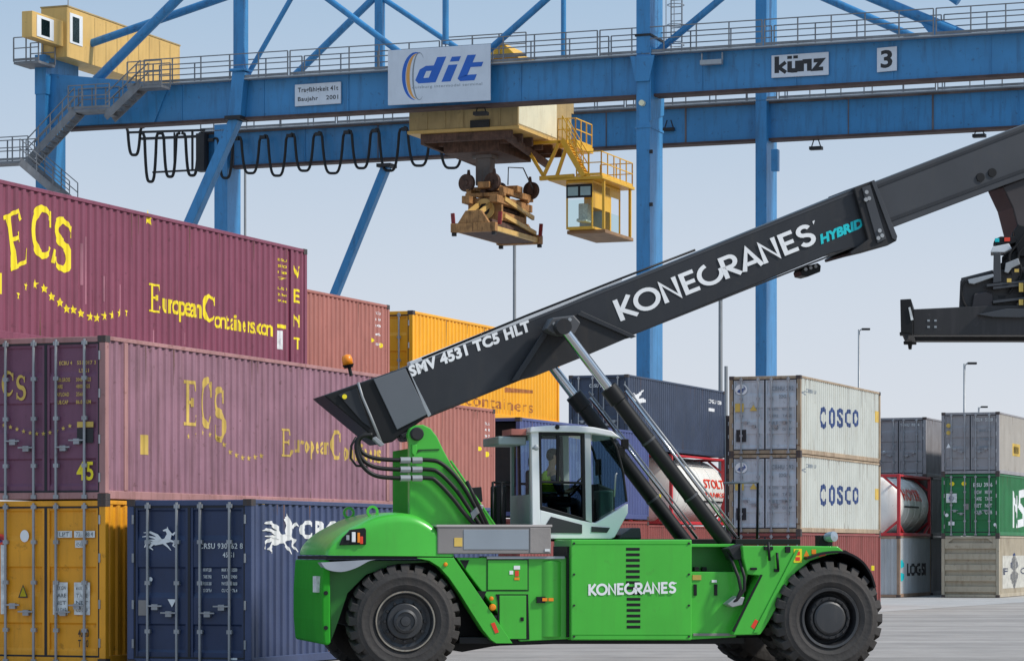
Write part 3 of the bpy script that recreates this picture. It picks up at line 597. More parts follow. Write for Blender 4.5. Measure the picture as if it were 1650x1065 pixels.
container('grey container with warm grey side, top of the rightmost stack', grs, VR, uR, 12.19, h, 2*h, group=grpR, dmat=gr, framemat=gr, tex='warm_grey', marks=g3,
   lets=[([q(RECT, 1632, 734, 1644, 714)], YELF), ([q(RECT, 1634, 730, 1642, 719)], CAST)])
VQ = v_of(1450, 38.5); uQ = u_at(1450, VQ)
lg = mat('paint_pale_grey', (.46,.48,.49), .55, vary=.08, dirt=.3, dirtcol='7a7468', bump=.1)
q2 = lambda g, x0, yb, x1, yt: geobox(g, VQ, uQ, 0, x0, yb, x1, yt)
container('pale grey short container with black lettering, ground level beside the front tyre', lg, VQ, uQ, 6.06, h, 0, end='front', group=grpR, tex='pale_grey', dmat=lg, framemat=mat('paint_rust_trim',(.33,.22,.15),.6,vary=.2,dirt=.5),
   lets=[([q2(T('LOGSI',.05), 1462, 928, 1493, 907)], BLACKL), ([q2(poly((0,0),(1,.3),(.5,1),(0,1)), 1452, 916, 1459, 902), q2(poly((0,0),(.6,0),(1,.8),(0,1)), 1452, 936, 1459, 922)], CYAN)])
tank('white tank in a bright red frame, between the cream pair and the green container', VQ, uQ, 6.06, h, h,
     [([(text_geo('HOYER',.03), .9, 1.5, 3.4, .5)], REDP), ([(RECT, .8, 1.2, 2.8, .07)], BLACKL)])
uP = u_at(1492, VQ); 
container('dark grey container directly above the right-hand white tank', gr, VQ, uP, 12.19, h, 2*h, group=grpR, tex='mid_grey', marks=[(T('TGHU'),1.3,2.2,.4,.12,PLATE),(T('8814'),1.8,2.2,.35,.12,PLATE),(DISC,.5,1.0,.15,.15,WHITEL)])
container('plain grey container behind the right-hand white tank', gr, VQ, uQ+6.3, 6.06, h, h, end='front', group=grpR, tex='mid_grey')
container('plain grey container behind the pale grey short one', gr, VQ, uQ+6.3, 6.06, h, 0, end='front', group=grpR, tex='mid_grey')

# ================================================================ GANTRY CRANE
UC1 = 124.0
vcor = v_at(1047, UC1); UC2 = u_at(1235, vcor)
CRV, CRU = vcor, UC1
def cr(x, y, u): Z = Zu(x, u); return V((Z*(rx(x)*CP-SP)-CRV, u-CRU, z_at(y, Z)))
def cv(x, y, v): Z = Zv(x, v); return V((v-CRV, Z*(rx(x)*SP+CP)-CRU, z_at(y, Z)))
crane = thing('gantry_crane', 'blue steel container gantry crane spanning the whole yard behind the boxes', 'crane', world(CRV, CRU, 0), -PHI)
def leg(x0, xc, x1, u, ytop, lab=None, z0=0.0):
    a = cr(x0, 0, u).x; b = cr(xc, 0, u).x; ue = u_at(x1, b+CRV)-CRU; zt = cr(xc, ytop, u).z
    return a, b, u-CRU, ue, zt
def addleg(x0, xc, x1, u, ytop, name='leg'):
    a, b, u0, ue, zt = leg(x0, xc, x1, u, ytop)
    m = MB().box(a, b, u0, ue, 1.2, zt)
    o = m.build(name, CRANE, crane, bevel=.03)
    MB().box(a-.5, b+.5, u0-1.5, ue+1.5, .35, 1.2).box(a-.2, b+.2, u0-1.2, u0-.3, .0, .5).box(a-.2, b+.2, ue+.3, ue+1.2, .0, .5).build('wheel_bogie', DARK, crane, bevel=.03)
    return a, b, u0, ue, zt
la = addleg(1025, 1047, 1068, UC1, -260)
lb = addleg(1217, 1235, 1252, UC2, -220)
lc = addleg(57, 73, 106, UC1, 88)
ld = addleg(345, 366, 388, UC2, 200)
# collars and gussets on the near right leg
a, b, u0, ue, zt = la
z1 = cr(1047, 58, UC1).z; z2 = cr(1047, 142, UC1).z; z3 = cr(1047, 195, UC1).z
MB().box(a-.05, b+.05, u0-.05, ue+.05, z1, z1+.10).build('leg_collar', DARK, crane); MB().box(a-.04, b+.04, u0-.04, ue+.04, z3-.3, z3-.2).build('leg_collar', CRANE, crane)
MB().prism([(a-.003, u0-.12, z2+.3), (b+.003, u0-.12, z2+.3), (b+.25, u0-.12, z3+2.9), (a-.25, u0-.12, z3+2.9)], (0, .1, 0)).build('gusset_plate', CRANE, crane, bevel=.01)
MB().prism([(b+.004, u0-.05, z3), (b+.004, ue, z3+.5), (b+.004, ue+.1, z2+1.8), (b+.004, u0-.05, z2+1.8)], (.06, 0, 0)).build('gusset_plate', CRANE, crane, bevel=.01)
MB().lathe([(.001,-.22),(.13,-.22),(.13,0)], 14, ((a+b)/2, u0, cr(1037,167,UC1).z)).build('floodlight', mat('lamp_face',(.8,.75,.5),.3), crane)
for x, y in ((1048, 245), (1048, 330)):
    p = cr(x, y, UC1); MB().box(p.x-.02, p.x+.12, -.12, .0, p.z-.08, p.z+.08).build('bolt_plate', DARK, crane)
# girders
G1, G2 = UC1+.55, UC2+.55
STAIN = mat('rust_streaked_steel', (.13,.115,.12), .7, vary=.4, dirt=.6, dirtcol='6a4a3a', scale=.5)
def girder(u, xa, xb, ref, yt, yb, lip, thick=.5):
    zt = z_at(yt, Zu(ref, u)); zb = z_at(yb, Zu(ref, u)); zl = z_at(lip, Zu(ref, u))
    a, b = cr(xa, 0, u).x, cr(xb, 0, u).x; u0 = u-CRU
    g = MB().box(a, b, u0, u0+thick, zb, zt-.05); g.box(a, b, u0-.10, u0+thick+.1, zt-.05, zt)
    go = g.build('girder', CRANE, crane)
    MB().box(a, b, u0-.16, u0+thick+.16, zl, zb-.002).build('rail_flange', RUST, go)
    x = a+2; k_ = 0
    while x < b:
        MB().box(x, x+(.05 if k_ % 3 else .09), u0-.035, u0-.0, zb+.01, zt-.06).build('stiffener', STAIN if (u > UC1+3 and k_ % 3 != 1) else CRANE, go); x += 4.3; k_ += 1
    if u > UC1+3: MB().box(a, b, u0-.12, u0-.101, zt-.16, zt-.002).build('top_rail', STAIN, go)
    return a, b, u0, zb, zt, go
ga1 = girder(G1, 104, 1830, 900, 98, 161, 165); ga2 = girder(G2, 322, 1790, 1150, 168, 228, 232)
def handrail(p, q, parent=crane, h=1.15, step=1.6, post=.026, name='handrail', m=RAILS, rails=(1.0, .55)):
    p, q = V(p), V(q); L = (q-p).length; n = max(1, round(L/step)); r = MB()
    for i in range(n+1):
        c = p.lerp(q, i/n); r.box(c.x-post, c.x+post, c.y-post, c.y+post, c.z, c.z+h)
    for f in rails: r.beam(p+V((0,0,h*f)), q+V((0,0,h*f)), .045)
    r.beam(p+V((0,0,.08)), q+V((0,0,.08)), .03, .12)
    return r.build(name, m, parent)
for (a, b, u0, zb, zt, go), x0, x1 in ((ga1, 240, 1800), (ga2, 330, 1780)):
    xa = cr(x0, 0, u0+CRU).x; xb = cr(x1, 0, u0+CRU).x
    n = 6
    for i in range(n):
        s0 = xa+(xb-xa)*i/n; s1 = xa+(xb-xa)*(i+1)/n-.12
        handrail((s0, u0-.5, zt), (s1, u0-.5, zt)); handrail((s0, u0+1.1, zt), (s1, u0+1.1, zt), step=2.1)
    MB().box(xa, xb, u0-.55, u0-.11, zt-.06, zt-.002).box(xa, xb, u0+.61, u0+1.15, zt-.06, zt-.002).build('walkway', STEEL, crane)
# end block over the near left leg
a, b, u0, ue, zt = lc
zc = cr(73, 152, UC1).z
MB().box(a-.02, b+.05, u0-.05, ue+1.2, zc, zt).build('end_block', CRANE, crane, bevel=.03)
p0 = cr(104, 208, G1); p1 = cr(250, 200, G1)
MB().prism([(p0.x, -.1+.55, p0.z+.1), (p1.x, .45, ga1[3]), (p1.x+.8, .45, ga1[4]), (p0.x-1, .45, ga1[4]+.9), (p0.x-1, .45, p0.z+.1)], (0, .09, 0)).build('haunch', CRANE, crane)
# truss members
def strut(x0, y0, x1, y1, u, r, k0=0, k1=0, name='strut', box=False):
    p, q = cr(x0, y0, u), cr(x1, y1, u); d = q-p; p = p-d*k0; q = q+d*k1
    m = MB()
    if box: m.beam(p, q, r*2, r*2, (0,1,0))
    else: m.tube([p, q], r, 12)
    o = m.build(name, CRANE, crane, bevel=.02 if box else 0)
    if not box: autosm(o, 40)
    return o
N1, N2 = UC1+.9, UC2+.9
strut(388, 118, 388, -260, N1, .27, box=True); strut(612, 130, 612, -220, N2, .22, box=True)
strut(718, 72, 718, -262, N1, .15); strut(908, 90, 908, -222, N2, .14)
strut(155, 130, 285, 0, N1, .24, 0, 2.0); strut(475, 122, 600, 0, N2, .2, 0, 1.8)
strut(400, 120, 468, 0, N1, .12, 0, 2.0)
strut(105, 85, 350, 0, N1+2, .2, 0, 2.5)
strut(640, 82, 530, 0, N1, .15, .5, 3.0); strut(710, 60, 620, 0, N2, .15, .3, 3.0)
strut(795, 75, 880, 0, N1, .16, .4, 3); strut(1070, 75, 1160, 0, N1, .16, .2, 3)
strut(1465, 57, 1335, 0, N2, .2, .1, 4); strut(1540, 52, 1415, 0, N1, .24, 0, 4)
strut(1545, 3, 1160, -262, N1, .2); 
m = MB(); m.prism([cr(1500, 58, N1-.15), cr(1570, 55, N1-.15), cr(1490, 22, N1-.15), cr(1475, 27, N1-.15)], (0, .3, 0)); m.build('gusset_plate', CRANE, crane)
for u in (N1, N2):
    p = cr(100 if u == N1 else 330, -262 if u == N1 else -222, u); q = cr(1700, 0, u); MB().beam((p.x, p.y, p.z), (q.x, p.y, p.z), .6, .8).build('top_chord', CRANE, crane)
# inclined legs of the A frame
for x0, y0, x1, y1, u, s in ((381, 192, 61, 905, UC1+.3, .28), (623, 268, 362, 905, UC2+.3, .25)):
    p, q = cr(x0, y0, u), cr(x1, y1, u); q.z = 1.0
    o = MB().beam(p, q, s*1.7, s*2, (0,1,0)).build('inclined_leg', CRANE, crane, bevel=.03)
    MB().beam(p+V((0,0,.1)), p+V((0,0,-.08)), .95, .8).build('leg_collar', DARK, o)
p = cr(388, 120, UC1+.25); q = cr(381, 192, UC1+.25); MB().beam(p+V((0,0,.1)), q, .65, .55, (0,1,0)).beam(p+V((0,0,.22)), p+V((0,0,.1)), .85, .8).build('leg_joint', CRANE, crane, bevel=.03)
p = cr(379, 118, UC1+.25)
# signboards
def sign(x0, x1, yt0, yt1, yb0, yb1, u, name='signboard', th=.08):
    A, B, Cc, D = cr(x0, yb0, u), cr(x1, yb1, u), cr(x1, yt1, u), cr(x0, yt0, u)
    o = MB().prism([A, B, Cc, D], (0, th, 0)).build(name, SIGNW, crane, bevel=.01, seg=1)
    return o
def sput(o, g, BL, BR, TL, u, m, name='lettering', off=.004):
    mb = MB(); put(mb, g, cr(*BL, u), cr(*BR, u), cr(*TL, u), off, (0,-1,0)); return mb.build(name, m, o)
US = G1-.75
o = sign(625, 790, 82, 71, 170, 162, US); o['label'] = 'large pale blue-grey sign with blue italic letters'
mb = MB()
# italic slab letters
def sl(pts, w): return (pts, w, 0)
def shear(g, k): return [(a+b*k, b, c) for a, b, c in g[0]], g[1]
dch = strokes([([(.50,0),(.18,0),(.10,.08),(.10,.45),(.18,.53),(.50,.53)], .23, 0), ([(.52,-.11),(.52,1.0)], .28, 0), ([(.98,-.11),(.98,.62)], .28, 0), ([(.98,.76),(.98,.97)], .28, 0),
               ([(1.86,-.0),(1.48,-.0),(1.44,.04),(1.44,1.0)], .26, 0), ([(1.46,.56),(1.90,.56)], .2, 0)])
sput(o, norm(shear(dch, .30)), (669, 136), (779, 129), (669, 95), US, BLUEL)
sput(o, T('duisburg intermodal terminal', 0), (664, 145), (777, 139), (664, 139), US, GREYL)
for (cx_, cy_, rx_, ry_, w0_, mm, a0_, a1_) in ((.28, .5, .235, .43, .036, BLUEL, 75, 262), (.29, .5, .175, .41, .036, mat('orange_lettering', (.70,.33,.08), .5), 95, 262), (.31, .5, .12, .43, .014, GREYL, 50, 300)):
    pts = arc(cx_*1.9, cy_, rx_*1.0, ry_, a0_, a1_, 20); n = len(pts)
    vs, fs = ribbon(pts, [w0_*(.25+1.6*sin(pi*i/(n-1))) for i in range(n)]); mb = MB()
    A, B, D = cr(625, 170, US), cr(790, 162, US), cr(625, 82, US)
    mb.add([A+(B-A)*(x/1.9)+(D-A)*y+V((0,-.006,0)) for x, y, _ in vs], fs).build('emblem', mm, o)
US2 = G1-.14
o = sign(475, 549, 137, 132, 172, 167, US2); o['label'] = 'small white plate with two lines of dark writing'
sput(o, T('Tragf\u00e4higkeit 41t'), (480, 152), (545, 148), (480, 142), US2, BLACKL); sput(o, T('Baujahr    2001'), (480, 166), (545, 162), (480, 157), US2, BLACKL)
o = sign(1243, 1335, 90, 84, 126, 121, US2); o['label'] = 'white sign with heavy black lower-case word'
kz = [(0,0)]
def kuenz():
    t = .27; L = [([(.1,0),(.1,1)],t,0), ([(.62,.62),(.22,.33),(.64,-.0)],t*.8,0), ([(.85,.66),(.85,.12),(1.0,.09),(1.30,.09)],t,0), ([(1.30,-.0),(1.30,.66)],t,0), ([(.85,.80),(.85,.98)],t,0), ([(1.2,.80),(1.2,.98)],t,0),
             ([(1.55,0),(1.55,.66)],t,0), ([(1.6,.58),(2.0,.58),(2.0,0)],t,0), ([(2.25,.59),(2.72,.59),(2.30,.08),(2.80,.08)],t*.85,0)]
    return norm(strokes(L))
sput(o, kuenz(), (1248, 121), (1331, 115), (1248, 92), US2, BLACKL)
o = sign(1413, 1445, 78, 75, 117, 114, US2); o['label'] = 'white square sign with a black digit'
sput(o, T('3', .03), (1419, 111), (1438, 109), (1419, 82), US2, BLACKL)
# bracket lamps on the girder faces
for x, y, u in ((1147, 98, G1-.3), (985, 32, G1-.3)):
    if x == 1147:
        p = cr(x, y, u); MB().box(p.x-.5, p.x+.5, p.y-.2, p.y+.1, p.z-.2, p.z+.02).box(p.x-.5, p.x-.44, p.y, p.y+.1, p.z, p.z+.35).box(p.x+.44, p.x+.5, p.y, p.y+.1, p.z, p.z+.35).build('floodlight', ALU, crane, bevel=.02)
for x, y, u in ((1315, 238, G2+.3), (1578, 218, G2+.3), (775, 182, G1+.4), (1078, 208, G2)):
    p = cr(x, y, u); MB().box(p.x-.32, p.x+.32, p.y-.2, p.y+.2, p.z-.12, p.z+.04).tube([p+V((-.25,0,0)), p+V((-.1,0,.45))], .03, 6).tube([p+V((.25,0,0)), p+V((.1,0,.45))], .03, 6).build('floodlight', DARK, crane)
# ladder tower behind the right leg
def ladder(p, q, w, parent, m=STEEL, axis=(1,0,0)):
    p, q, ax = V(p), V(q), V(axis); r = MB(); n = int((q-p).length/.3)
    r.beam(p-ax*w/2, q-ax*w/2, .05); r.beam(p+ax*w/2, q+ax*w/2, .05)
    for i in range(1, n): c = p.lerp(q, i/n); r.beam(c-ax*w/2, c+ax*w/2, .035)
    return r.build('ladder', m, parent)
p = cr(1090, 90, UC1+1.2); q = cr(1090, -200, UC1+1.2); q = V((p.x, p.y, q.z))
ladder(p, q, .5, crane)
lc_ = MB()
for i in range(9):
    c = p.lerp(q, (i+.5)/9); lc_.tube([c+V((.38*cos(t*pi/6), -.1+.4*sin(t*pi/6), 0)) for t in range(13)], .02, 5, False)
for dx in (-.38, 0, .38): lc_.beam(p+V((dx,-.35,.5)), q+V((dx,-.35,0)), .03)
lc_.build('ladder_cage', STEEL, crane)
# machine house over the left end
uh = UC1+.4
hv0, hv1 = cr(66, 0, uh).x, cr(108, 0, uh).x; hu1 = u_at(290, hv1+CRV)-CRU; hz1 = cr(108, 11, uh).z; hz0 = cr(108, 92, uh).z
house = MB().box(hv0, hv1, uh-CRU, hu1, hz0, hz1).build('machine_house', CRY, crane, bevel=.02)
MB().box(hv0-.03, hv1+.03, uh-CRU-.03, hu1+.03, hz1, hz1+.07).build('roof_edge', CRYD, house)
o = MB().box(cr(35,0,uh-3).x, cr(52,0,uh-3).x, uh-3-CRU, uh-CRU-.004, cr(45,60,uh-3).z, cr(45,18,uh-3).z).build('annex', CRY, house, bevel=.02)
xx_ = cr(52,0,uh-3).x; zt_ = cr(45,18,uh-3).z; zb_ = cr(45,60,uh-3).z
MB().box(xx_, xx_+.03, uh-CRU-2.6, uh-CRU-1.0, zb_+.1, zt_-.12).build('window_frame', WHITE, o); MB().box(xx_+.03, xx_+.045, uh-CRU-2.2, uh-CRU-1.4, zb_+.22, zt_-.25).build('window_pane', GLASSD, o)
MB().box(hv1, hv1+.03, uh-CRU+.25, uh-CRU+1.5, hz1-1.7, hz1-.25).build('window_frame', WHITE, house); MB().box(hv1+.03, hv1+.045, uh-CRU+.5, uh-CRU+1.15, hz1-1.6, hz1-.4).build('window_pane', GLASSD, house)
r_ = MB()
for i in range(1, 9): r_.box(hv1, hv1+.012, uh-CRU+1.6+i*(hu1-uh+CRU-1.6)/9, uh-CRU+1.63+i*(hu1-uh+CRU-1.6)/9, hz0, hz1-.1)
r_.build('panel_joint', CRYD, house)
MB().tube([(hv0+.6, 2, hz1), (hv0+.6, 2, hz1+2.6)], .03, 6).build('antenna', STEEL, crane)
# stairs and landings at the left leg
def stair(p, q, wu=.8):
    p, q = V(p), V(q); m = MB(); n = max(4, int(abs(q.z-p.z)/.22))
    for dy in (0, wu): m.beam(p+V((0,dy,0)), q+V((0,dy,0)), .06, .28, (0,0,1))
    for i in range(n): c = p.lerp(q, (i+.5)/n); m.box(c.x-.14, c.x+.14, c.y+.03, c.y+wu-.03, c.z-.02, c.z+.02)
    so_ = m.build('stair_flight', RAILS, crane)
    for dy in (0, wu): handrail(p+V((0,dy,.12)), q+V((0,dy,.12)), so_, 1.0, 1.0, .02)
u = UC1-1.3
stair(cr(170, 190, u), cr(226, 136, u)); stair(cr(42, 264, u), cr(120, 180, u)); stair(cr(112, 330, u), cr(32, 262, u-1.0))
def landing(xa, ya, xb, u, w=1.0, back=True):
    p, q = cr(xa, ya, u), cr(xb, ya, u); q.z = p.z
    o = MB().box(p.x, q.x, p.y, p.y+w, p.z-.12, p.z).build('landing', RAILS, crane); handrail(p, q, o, step=.8)
    if back: handrail(p+V((0,w,0)), q+V((0,w,0)), o, step=.8)
landing(110, 178, 176, u); landing(-30, 262, 45, u); landing(22, 100, 62, u, 1.6); landing(205, 140, 260, u, .9)
# cable festoon
def loop(x0, x1, yt, yb, u, r=.075, name='cable_loop'):
    pts = []
    for i in range(17):
        t = i/16; s_ = abs(2*t-1); yq = yb-(yb-yt)*(s_**3.2 if True else s_); xq = x0+(x1-x0)*(.5+.5*math.copysign(abs(2*t-1)**.75, 2*t-1))
        pts.append(cr(xq, yq, u))
    pts = [cr(x0-6, yt-7, u), cr(x0-2, yt-6, u)]+pts+[cr(x1+2, yt-6, u), cr(x1+6, yt-7, u)]
    MB().tube(pts, r, 7, True).build(name, CABLE, crane, smooth=True)
uf = G2-.55
xs = [345, 382, 425, 468, 512, 560, 604, 650, 700, 755]
for i in range(len(xs)-1):
    x0, x1 = xs[i]+7, xs[i+1]-7; yt = 230-(xs[i]-345)*.058
    loop(x0, x1, yt, 284-(xs[i]-345)*.045+(-1)**i*3, uf)
    p = cr((xs[i]+xs[i+1])/2-23, yt-3, uf); MB().box(p.x-.16, p.x+.16, p.y-.1, p.y+.1, p.z-.06, p.z+.12).build('cable_trolley', DARK, crane)
for x0, x1, yt, yb in ((206, 226, 212, 250), (233, 252, 222, 293), (264, 284, 222, 285), (299, 320, 222, 283)):
    loop(x0, x1, yt, yb, uf, .085)
p, q = cr(205, 214, uf), cr(330, 210, uf)
MB().beam(p, q, .1, .12).beam(cr(228, 224, uf), cr(322, 220, uf), .12, .14).build('cable_rail', DARK, crane)
MB().beam(cr(246, 278, uf), cr(322, 274, uf), .1).beam(cr(310, 211, uf), cr(310, 275, uf), .1).beam(cr(281, 214, uf), cr(281, 276, uf), .08).build('cable_frame', DARK, crane)
p = cr(326, 222, uf); q = cr(326, 277, uf); MB().box(p.x-.25, p.x+.25, p.y-.3, p.y+.3, q.z, p.z+.2).build('cable_box', DARK, crane, bevel=.02)
p = cr(1240, 235, UC2-.2)
MB().box(p.x+.1, p.x+.45, -.3+UC2-CRU, UC2-CRU+.1, p.z-1.3, p.z-.2).build('leg_joint', CRANE, crane, bevel=.03)
# ================================================================ TROLLEY
ut = G1+2.0
tv0, tv1 = v_at(659, ut), v_at(835, ut); ut1 = u_at(921, tv1)
TZ0 = z_at(212, Zu(659, ut)); 
tc_ = world((tv0+tv1)/2, (ut+ut1)/2, TZ0)
TV, TU = (tv0+tv1)/2, (ut+ut1)/2
tr = thing('crane_trolley', 'dusty yellow hoist trolley hanging between the blue girders with an operator cab', 'crane trolley', tc_, -PHI)
def tp(x, y, u): Z = Zu(x, u); return V((Z*(rx(x)*CP-SP)-TV, u-TU, z_at(y, Z)-TZ0))
def tq(x, y, v): Z = Zv(x, v); return V((v-TV, Z*(rx(x)*SP+CP)-TU, z_at(y, Z)-TZ0))
hw = (tv1-tv0)/2; hl = (ut1-ut)/2; HT = z_at(100, Zu(700, ut))-TZ0
o = MB().box(-hw, hw, -hl, hl, 0, 2.4).build('housing', CRYD, tr, bevel=.03)
MB().box(hw, hw+.02, -hl+.05, hl-2.2, .1, 2.2).build('side_panel', CREAM, o)
m = MB()
for i in range(1, 6): m.box(-hw+i*hw/3-.03, -hw+i*hw/3+.03, -hl-.03, -hl, .05, 2.3)
m.build('panel_joint', CRYD, o)
MB().box(-hw-.06, hw+.06, -hl-.06, hl+.06, -.14, -.002).build('bottom_rim', CRY, o)
m = MB()
for i in range(6): yb_ = -hl+.3+i*(2*hl-.6)/5; m.box(-hw+.5, hw-.4, yb_-.1, yb_+.1, -.55, -.145)
for sx in (-1, 1): m.beam((sx*(hw-.6), -hl+.2, -.45), (sx*(hw-1.2), hl-.2, -.85), .2, .35)
m.box(-1.6, 1.2, -2.2, 2.2, -.9, -.2)
m.build('underframe', RUSTD, tr, bevel=.02)
m = MB(); m.box(-hw+1.2, hw-.3, -1.5, 2.0, 2.41, HT+.35); m.prism([(-hw+1.2,-1.5,HT+.35),(hw-.8,-1.5,HT+.35),(hw-1.6,-1.5,HT+1.1),(-hw+2.0,-1.5,HT+1.1)], (0,2.5,0)); m.build('hoist_house', CABY, tr, bevel=.03)
m = MB()
for sx in (-1, 1): m.box(sx*(hw-.5)-.3, sx*(hw-.5)+.3, -hl-.9, hl+.9, 1.7, 2.3)
m.build('travel_beam', CRYD, tr)
handrail((-hw+1, -1.6, HT+.35), (hw-.4, -1.6, HT+.35), tr)
p = tp(775, 175, ut); MB().box(p.x-.5, p.x+.45, -hl-.12, -hl-.03, p.z-.9, p.z-.55).build('floodlight', DARK, tr)
# telescopic mast
mp = tp(782, 250, ut+3.0); 
o = MB().box(mp.x-.50, mp.x+.50, mp.y-.5, mp.y+.5, mp.z-.2, -.3).build('mast', mat('grey_mast',(.16,.14,.13),.6,vary=.3,dirt=.5), tr, bevel=.02)
zb2 = tp(782, 300, ut+3.0).z
MB().box(mp.x-.36, mp.x+.36, mp.y-.36, mp.y+.36, zb2, mp.z-.2).build('inner_mast', MATS['grey_mast'], tr, bevel=.02)
SPX, SPZ0 = mp.x+TV, mp.z+TZ0
# side platform, ladder and cab
pv = hw
m = MB(); yy0 = hl-2.0
handrail((pv+.9, yy0, -.1), (pv+.9, hl+.4, -.1), tr, step=.7, m=CABY); handrail((pv, yy0, -.1), (pv+.9, yy0, -.1), tr, step=.5, m=CABY)
MB().box(pv+.07, pv+.95, yy0, hl+.5, -.35, -.1).build('side_platform', CABY, tr)
cu = ut+4.2
c0, c1 = tp(912, 0, cu).x, tp(955, 0, cu).x; cL = u_at(1000, c1+TV)-TU-(cu-TU); cz1 = tp(912, 292, cu).z; cz0 = tp(912, 366, cu).z; cy0 = cu-TU; cy1 = cy0+cL
cab_ = MB().box(c0, c1, cy0, cy1, cz1-.12, cz1).box(c0, c1, cy0+cL*.0, cy1, cz0-.12, cz0).box(c0, c0+.08, cy0, cy0+.08, cz0, cz1-.12).box(c1-.08, c1, cy0, cy0+.08, cz0, cz1-.12).box(c0, c0+.08, cy1-.08, cy1, cz0, cz1-.12).box(c1-.08, c1, cy1-.08, cy1, cz0, cz1-.12)
cab_.box(c0+(c1-c0)*.0, c1, cy0+cL*.62, cy0+cL*.66, cz0, cz1-.12).box(c1-.05, c1-.003, cy0+.08, cy1-.08, cz1-.5, cz1-.12).box(c1-.05, c1-.003, cy0+.08, cy0+cL*.62, (cz0+cz1)/2-.2, cz1-.12)
cabo = cab_.build('operator_cab', CABY, tr, bevel=.02)
cz = (cz0+cz1)/2
MB().box(c0+.08, c1-.08, cy0+.02, cy0+.04, cz0, cz1-.9).build('cab_window', GLASS, cabo)
m = MB().box(c0+.02, c1-.02, cy0-.03, cy0+.01, cz1-.82, cz1-.18); m.build('window_frame', BLACK, cabo)
for f in (.08, .55): MB().box(c0+.0+(c1-c0)*f, c0+(c1-c0)*(f+.38), cy0-.045, cy0-.031, cz1-.72, cz1-.3).build('cab_window', mat('pale_glass',(.30,.42,.42),.1), cabo)
MB().box(c1-.03, c1-.01, cy0+.1, cy1-.1, cz0, cz-.2).build('cab_window', GLASS, cabo)
MB().box(c0+.3, c0+.8, cy0+.9, cy0+1.4, cz0+.3, cz0+1.2).box(c0+.3, c0+.8, cy0+.6, cy0+1.1, cz0+.3, cz0+.45).build('operator_seat', PLATE, cabo, bevel=.05)
MB().box(c0+.1, c1-.1, cy0+cL*.4, cy0+cL*.4+.1, cz0, cz-.2).build('console', ALU, cabo)
MB().box(c0-.1, c1+.5, cy0+.4, cy1+.5, cz0-.3, cz0-.125).build('cab_floor', mat('cab_floor_rust',(.28,.16,.08),.7,vary=.3), cabo, bevel=.03)
MB().box(c0-.8, c1+.6, cy0-.3, cy1+.4, cz1+.01, cz1+.16).build('cab_platform', CABY, cabo, bevel=.02)
handrail((c0+.6, cy0-.2, cz1+.16), (c1+.5, cy0-.2, cz1+.16), cabo, step=.8, m=CABY); handrail((c1+.5, cy0-.2, cz1+.16), (c1+.5, cy1+.3, cz1+.16), cabo, step=1, m=CABY); handrail((c0+.2, cy1+.3, cz1+.16), (c1+.5, cy1+.3, cz1+.16), cabo, step=.8, m=CABY)
for yy_ in (cy0+.2, cy1): 
    for xx_ in (c1+.4,): MB().box(xx_, xx_+.12, yy_, yy_+.12, cz0-.13, cz1+.01).build('cab_post', CABY, cabo)
def tst(x0, y0, x1, y1, u, w=.14, name='hanger_strut'): MB().beam(tp(x0, y0, u), tp(x1, y1, u), w).build(name, CABY, tr)
for uu in (cu-.2, cu+1.5):
    tst(845, 232, 878, 288, uu); tst(902, 228, 874, 288, uu); tst(912, 240, 896, 288, uu); tst(842, 232, 915, 228, uu); tst(870, 288, 925, 284, uu, .2)
m = MB(); A, B = tp(906, 226, cu-.3), tp(940, 284, cu-.3)
for dy in (0, .7): m.beam(A+V((0,dy,0)), B+V((0,dy,0)), .08, .25)
for i in range(12): c = A.lerp(B, (i+.5)/12); m.box(c.x-.12, c.x+.12, c.y, c.y+.7, c.z-.02, c.z+.02)
o = m.build('stair_flight', CABY, tr)
for dy in (0, .7): handrail(A+V((0,dy,0)), B+V((0,dy,0)), o, step=.7, m=CABY, post=.02)
# ================================================================ CRANE SPREADER
us = ut+.4
sv0, sv1 = v_at(728, us), v_at(800, us); ul = u_at(873, sv1); SL = ul-us; SW = sv1-sv0
SZ = z_at(374, Zu(765, us)); SVc, SUc = (sv0+sv1)/2, (us+ul)/2
sp = thing('container_spreader', 'rusty orange lifting frame hanging from the crane trolley', 'spreader', world(SVc, SUc, SZ), -PHI)
h2 = SL/2; w2 = SW/2
for sy in (-1, 1):
    o = MB().box(-w2, w2, sy*h2-.18*(sy > 0)-.12*(sy < 0)*0-.17, sy*h2+.17, 0, .42).prism([(-w2*.7, sy*h2-.12, .42), (w2*.7, sy*h2-.12, .42), (w2*.35, sy*h2-.12, 1.0), (-w2*.35, sy*h2-.12, 1.0)], (0,.24,0)).build('end_beam', RUSTO, sp, bevel=.02)
    for sx in (-1, 1):
        MB().box(sx*(w2-.12)-.09, sx*(w2-.12)+.09, sy*h2-.09, sy*h2+.09, -.16, .0).build('twistlock', DARK, o)
        f = MB().beam((sx*(w2+.03), sy*h2*.9, .35), (sx*(w2+.08), sy*h2*.9, .95), .12, .16); f.build('guide_flipper', mat('dull_red',(.25,.025,.025),.6,vary=.3), o)
for sx in (-.62, .62):
    MB().box(sx-.16, sx+.16, -h2+.35, h2-.35, .22, .62).build('telescopic_beam', RUSTD, sp, bevel=.02)
for sx in (-1, 1): MB().box(sx*(w2-.16)-.08, sx*(w2-.16)+.08, -h2+.18, h2-.18, .06, .28).build('edge_beam', CRY if sx > 0 else RUSTO, sp)
m = MB().box(-.85, .85, -1.7, -1.5, .65, 1.75).box(-.85, .85, 1.5, 1.7, .65, 1.75).box(-.85, -.65, -1.5, 1.5, .7, 1.1).box(.65, .85, -1.5, 1.5, .7, 1.1).box(.5,.9,-h2+.7,h2-.7,1.45,1.8).box(-.9,-.5,-h2+.7,h2-.7,1.45,1.8)
